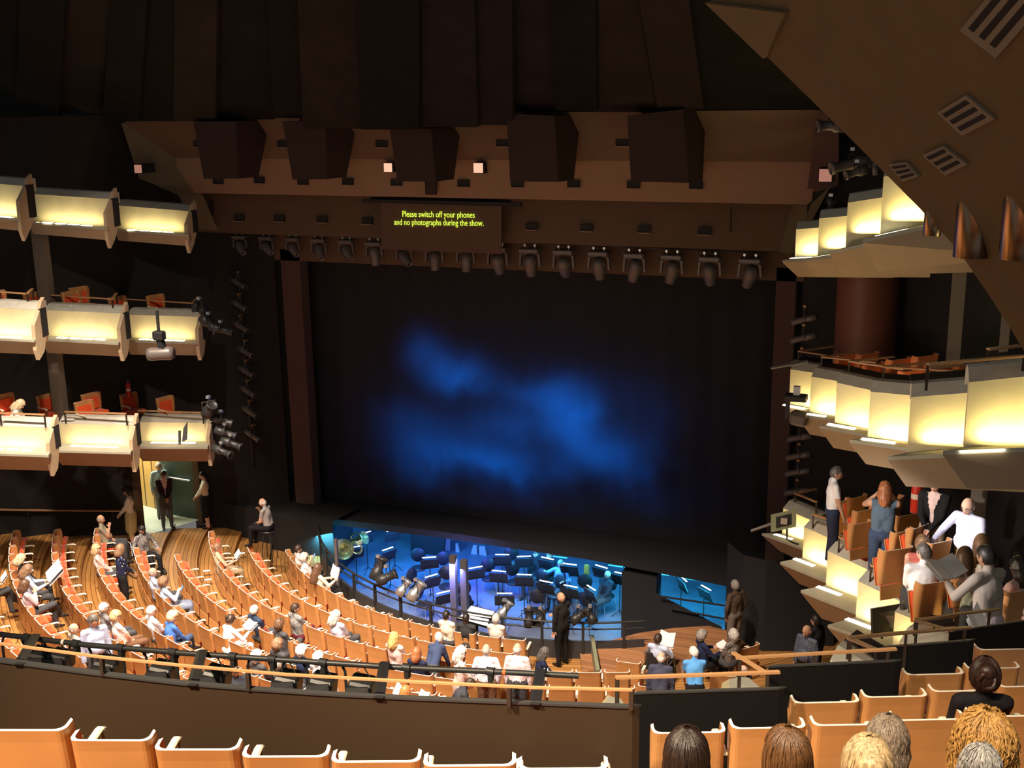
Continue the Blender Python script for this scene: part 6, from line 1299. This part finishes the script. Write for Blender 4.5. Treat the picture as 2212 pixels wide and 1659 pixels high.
sit(507, 1462, 'man with short dark hair in a dark shirt looking down behind the lowest handrail post', top=((.03, .035, .045), 'cloth'), hair=('crop', 'dark'), skin='m', dyaw=-120, hpitch=30)
sit(720, 1462, 'person in pale clothes with white hair, mostly hidden by the lighting bar', top=('white', 'cloth'), bottom='white', hair=('short', 'white'), hpitch=25)
# around the doorway
stand(352, 1023, .52, 'standing man in a black blazer and pale pink shirt framed in the lit doorway', -133, top=((.035, .02, .03), 'cloth'), bottom=(.10, .10, .10), inner='pink', hair=('short', 'dark'), skin='m', arms='clasp', hpitch=30, scale=1.03)
stand(440, 1026, .45, 'standing usher in a cream jacket and black skirt beside the doorway', 130, top=('cream', 'cloth'), bottom='black', hair=('short', 'black'), female=True, skirt=True, arms='clasp', scale=.98)
stand(277, 1060, .68, 'standing woman in a cream jacket and straw-coloured skirt on the dark side of the doorway', 125, top=('cream', 'cloth'), bottom='yellow', hair=('curly', 'black'), female=True, skirt=True, arms='clasp', hpitch=20)
seatD(578, 1086, 29.6, 96, 'seated balding usher with white short sleeves and a dark waistcoat in the shadows', top=((.40, .37, .36), 'cloth'), inner='black', bottom='black', hair=('bald', 'white'), sleeve='short', arms='chin', lean=10)  # white sleeves greyed: the dimness there put into the shirt colour
stand(342, 1006, .52, 'distant person in a light blue shirt deep inside the lit corridor', -133, top=((.4, .6, .75), 'cloth'), bottom='grey', hair=('short', 'silver'), D=0, scale=1.0)
# stage-side platform
stand(1214, 1290, .0, 'bald man in a black polo shirt with a white badge walking beside the pit rail', 62, top=((.016, .015, .015), 'cloth'), bottom=(.009, .009, .009), hair=('none', 'black'), skin='m', arms='hold', hpitch=15, hyaw=5, scale=1.02)
stand(1590, 1264, .25, 'grey-haired man in a dark brown jacket looking into the pit', 55, top=((.10, .065, .045), 'cloth'), bottom=(.20, .16, .13), hair=('short', 'grey'), skin='m', arms='pocket', hpitch=12, scale=1.03)
seatD(1424, 1378, 24.3, -10, 'man with short dark brown hair in a wheelchair holding white sheets, pale blue shirt', ('paper', 'large white sheets held by the man in the wheelchair', .34, .30, 65), arms='read', top=((.52, .60, .78), 'cloth'), hair=('short', 'dark'), hpitch=12)
stand(1428, 1420, .30, 'standing bald man in a navy jumper, seen from behind', 6, top=((.055, .06, .10), 'cloth'), bottom='black', hair=('bald', 'white'), arms='side', scale=1.0, belly=.04, lean=8)
stand(1500, 1405, .30, 'white-haired man in a bright blue shirt bending his head', 20, top=((.12, .38, .80), 'cloth'), bottom='black', hair=('short', 'white'), arms='down', lean=18, hpitch=35, hyaw=30, sleeve='short')
seatD(1522, 1372, 24.2, -48, 'seated person with curly grey hair and a navy top facing the edge', ('paper', 'white paper between the two grey-haired sitters', .26, .2, 20), arms='read', top=('navy', 'cloth'), bottom='black', hair=('curly', 'grey'), female=True)
seatD(1581, 1370, 24.0, 50, 'seated person with round grey curls, speckled cardigan and red scarf', top=((.13, .11, .10), 'speck'), inner='red', hair=('curly', 'silver'), female=True, hpitch=20)
seatD(1601, 1447, 22.4, 60, 'pink-faced balding head just above the white box cap', top=('dgrey', 'cloth'), hair=('bald', 'grey'), skin='p', hpitch=20)
stand(1745, 1360, None, 'bald man in a blue checked shirt with a white badge standing in the dark gangway', 150, D=21.8, top=((.15, .17, .24), 'check'), bottom='black', hair=('none', 'grey'), skin='m', arms='side', hpitch=18, belly=.03)
stand(1764, 1340, None, 'dark-haired person in black behind the man in the checked shirt', 60, D=22.6, top=((.02, .02, .02), 'cloth'), bottom='black', hair=('short', 'black'), arms='side')
for q, D, lb in [((1752, 1397), 21.5, 'small white name badge on the checked shirt'),]: pass
# wheelchairs
def wheelchair(loc, rz, lb):
    e = empty('wheelchair', loc, rz, lb, 'wheelchair'); mb = MB()
    for s in (-1, 1):
        mb.tube([(s*.25, -.35, .92), (s*.25, -.25, .90), (s*.25, -.22, .50), (s*.25, .22, .50), (s*.25, .30, .14)], .013, 0, 6); mb.tube([(s*.25, -.22, .68), (s*.25, .12, .68), (s*.25, .15, .50)], .013, 0, 6)
    mb.tube([(-.25, -.2, .3), (.25, .2, .3)], .012, 0, 6); mb.obj('frame', M['silver'], e)
    for s in (-1, 1):
        for (y, r) in ((-.18, .29), (.32, .09)):
            w = MB().tube([(s*.29 if r > .2 else s*.24, y+r*math.cos(a), r+r*math.sin(a)) for a in np.linspace(0, 2*math.pi, 25)[:-1]], .015, 0, 6, closed=True)
            for a in np.linspace(0, math.pi, 5)[:-1]: w.tube([(s*.29 if r > .2 else s*.24, y+r*math.cos(a), r+r*math.sin(a)), (s*.29 if r > .2 else s*.24, y-r*math.cos(a), r-r*math.sin(a))], .003, 0, 4)
            w.obj('wheel' if r > .2 else 'caster', M['gear'], e)
    MB().box((0, -.235, .70), (.46, .025, .42), 0, None, .01).obj('backrest', M['gear'], e); MB().box((0, .02, .49), (.46, .44, .04), 0, None, .01).obj('seat', M['gear'], e); MB().box((0, .38, .10), (.40, .14, .02)).obj('footrest', M['gear'], e)
P = atd(1424, 1378, 24.3); P.z -= 1.21; P -= rot2((0, -.1, 0), math.radians(-10)); wheelchair(P, math.radians(-10), 'black wheelchair on the platform occupied by the man holding white sheets')
P = atz(311, 1146, .62+1.21); P.z = .62; rz = math.radians(-105)
person('dark-haired person in a grey patterned top sitting in a wheelchair by the doorway', P, rz, arms='rest', top=((.12, .12, .13), 'speck'), bottom='black', hair=('short', 'black'), lean=-2, hpitch=30, skin='d')
wheelchair(P, rz, 'wheelchair parked at the row end near the lit doorway')
# the lowest right-hand boxes
stand(1803, 1020, None, 'standing man with short dark hair in a white T-shirt, one hand on the rail', -75, D=20.6, top=('white', 'cloth'), bottom=(.03, .04, .08), hair=('crop', 'dgrey'), skin='m', sleeve='short', arms=((.22, .18, -.62), (.25, .0, -.60)), hyaw=-5, scale=1.10, vox=.018)
stand(1912, 1058, None, 'standing person with wavy auburn hair in a blue-grey vest and jeans, hands at face', 5, D=18.2, top=('vest', 'cloth'), bottom='jeans', hair=('wavy', 'auburn'), skin='m', arms='face', sleeve='none', scale=1.10, vox=.018)
stand(2022, 1042, None, 'man in a black blazer and pink shirt whose head is hidden by the box above', 165, D=18.0, top=('black', 'cloth'), inner='pink', bottom='khaki', hair=('short', 'grey'), arms='clasp', scale=1.10, vox=.018)
stand(2094, 1088, None, 'standing old man in glasses and a pale blue shirt, one hand on a seat back', 150, D=16.6, top=((.66, .70, .90), 'cloth'), bottom='khaki', hair=('bald', 'white'), glasses=True, skin='p', arms=((.34, .28, -.36), (.22, .10, -.52)), hpitch=20, belly=.04, lean=8, scale=1.10, vox=.018)
seatD(1991, 1172, 16.9, 8, 'seated person with fair upswept hair and a coral sleeveless top', top=((.75, .22, .18), 'cloth'), hair=('updo', 'lbrown'), female=True, sleeve='none', scale=1.10, vox=.018, skin='p')
seatD(1999, 1200, 15.6, 12, 'seated person with short dark hair and glasses in a white shirt, facing the stage', top=('white', 'cloth'), hair=('short', 'dgrey'), glasses=True, arms='lap', scale=1.10, vox=.018, skin='p', lean=5, hyaw=38)
seatD(2085, 1200, 15.2, -5, 'seated person with long curly brown hair spread over the seat back', top=('pink', 'cloth'), hair=('long', 'brown'), female=True, scale=1.10, vox=.018)
seatD(2121, 1172, 15.9, -5, 'seated person with straight light brown hair behind the white-haired one', top=('brown', 'cloth'), hair=('bob', 'lbrown'), female=True, scale=1.10, vox=.018)
stand(2136, 1200, None, 'standing dark-haired person in a grey-beige cardigan reading a large sheet', 45, ('paper', 'large sheet read by the person in the cardigan', .42, .30, 25), D=13.2, top=('cardigan', 'cloth'), bottom='lilac', hair=('crop', 'black'), skin='d', arms='read', hpitch=22, female=True, scale=1.2, vox=.016, lean=5)
seatD(2121, 1232, 14.9, 30, 'seated white-haired person with glasses in a patterned top, beside the cardigan', top=((.4, .45, .35), 'floral'), hair=('wavy', 'white'), glasses=True, female=True, scale=1.10, vox=.018)
seatD(2191, 1222, 14.2, 60, 'dark-haired man in a pink shirt facing the stage at the picture edge', top=((.85, .58, .52), 'cloth'), hair=('wavy', 'black'), skin='p', scale=1.10, vox=.018)
seatD(2218, 1330, 12.3, 75, 'person in white at the picture edge holding up bright papers', ('paper', 'bright white newspaper held up at the picture edge', .40, .34, 60), arms='read', top=('white', 'cloth'), hair=('short', 'silver'), scale=1.10, vox=.016, skin='p')
P = BX['C'][2][1]-BX['C'][2][5]*.6; P = atpl(28, 870, P, BX['C'][2][5]); P.z -= 1.21
person('blonde woman in white with a red skirt leaning forward in the lowest box', P, math.radians(-60), arms='lap', top=('white', 'cloth'), bottom=(.55, .03, .08), hair=('wavy', 'fair'), female=True, hpitch=40, lean=20)
# nearest heads along the bottom edge
seatD(1483, 1618, 6.55, 12, 'nearest head with a glossy straight dark brown bob', top=('black', 'cloth'), hair=('bob', (.020, .010, .007)), female=True, vox=.02, hi=True, legs=False, scale=1.22, hpitch=0)
seatD(1692, 1618, 6.5, 22, 'nearest head with long brown hair streaked gold', top=((.10, .11, .14), 'cloth'), hair=('long', (.11, .050, .018)), female=True, vox=.02, hi=True, legs=False, scale=1.24, hyaw=22, hpitch=0)
seatD(1868, 1640, 5.6, 12, 'nearest head with silver-blonde hair twisted up', top=((.07, .08, .11), 'cloth'), hair=('updo', (.52, .37, .20)), female=True, vox=.02, hi=True, legs=False, scale=1.18, hpitch=-4)
seatD(1915, 1590, 6.6, 5, 'head with short wavy ash-brown hair behind the silver-blonde one', top=((.06, .065, .09), 'cloth'), hair=('wavy', (.20, .15, .11)), female=True, vox=.02, hi=True, legs=False, scale=1.2, hpitch=5)
seatD(2120, 1602, 6.2, 8, 'head with a big mass of golden curls near the corner', top=('navy', 'cloth'), hair=('bigcurly', (.50, .27, .075)), female=True, vox=.02, hi=True, legs=False, scale=1.18, hpitch=0)
seatD(2112, 1650, 5.3, 8, 'short silver-white head in front of the golden curls', top=('grey', 'cloth'), hair=('short', (.42, .40, .38)), vox=.02, hi=True, legs=False, scale=1.05, hpitch=5)
seatD(2122, 1452, 8.6, 14, 'seated person in black with dark hair braided and pinned up', top=((.012, .011, .013), 'cloth'), hair=('updo', (.030, .012, .008)), female=True, vox=.018, hi=True, scale=1.08, hyaw=-8, hpitch=6, belly=.0, legs=False)
print('people', NP[0])

P = BX['C'][1][1]+Vector((-.9, -.25, .10)); tag(MB().box((0, 0, 0), (.32, .22, .03), 0, Matrix.Rotation(.3, 3, 'Z')).obj('programme', cmat((.85, .87, .9), 'paper'), None, atpl(149, 904, BX['C'][1][1]-BX['C'][1][5]*.12, BX['C'][1][5])), 'white programme lying on the ledge of the middle lowest box', 'programme')
P = atd(578, 1086, 29.6)-rot2((0, -.10, 0), math.radians(96)); e = empty('stool', (P.x, P.y, P.z-1.21), math.radians(96), 'tall black stool under the usher in the shadows', 'stool')
MB().lathe([(0, 0), (.18, 0), (.18, .04), (0, .05)], (0, -.06, .42), 0, 16).obj('seat', M['gear'], e)
for a in (.8, 2.35, 3.9, 5.5): MB().tube([(.12*math.cos(a), -.06+.12*math.sin(a), .42), (.22*math.cos(a), -.06+.22*math.sin(a), -.35)], .014, 0, 6).obj('leg', M['gear'], e)
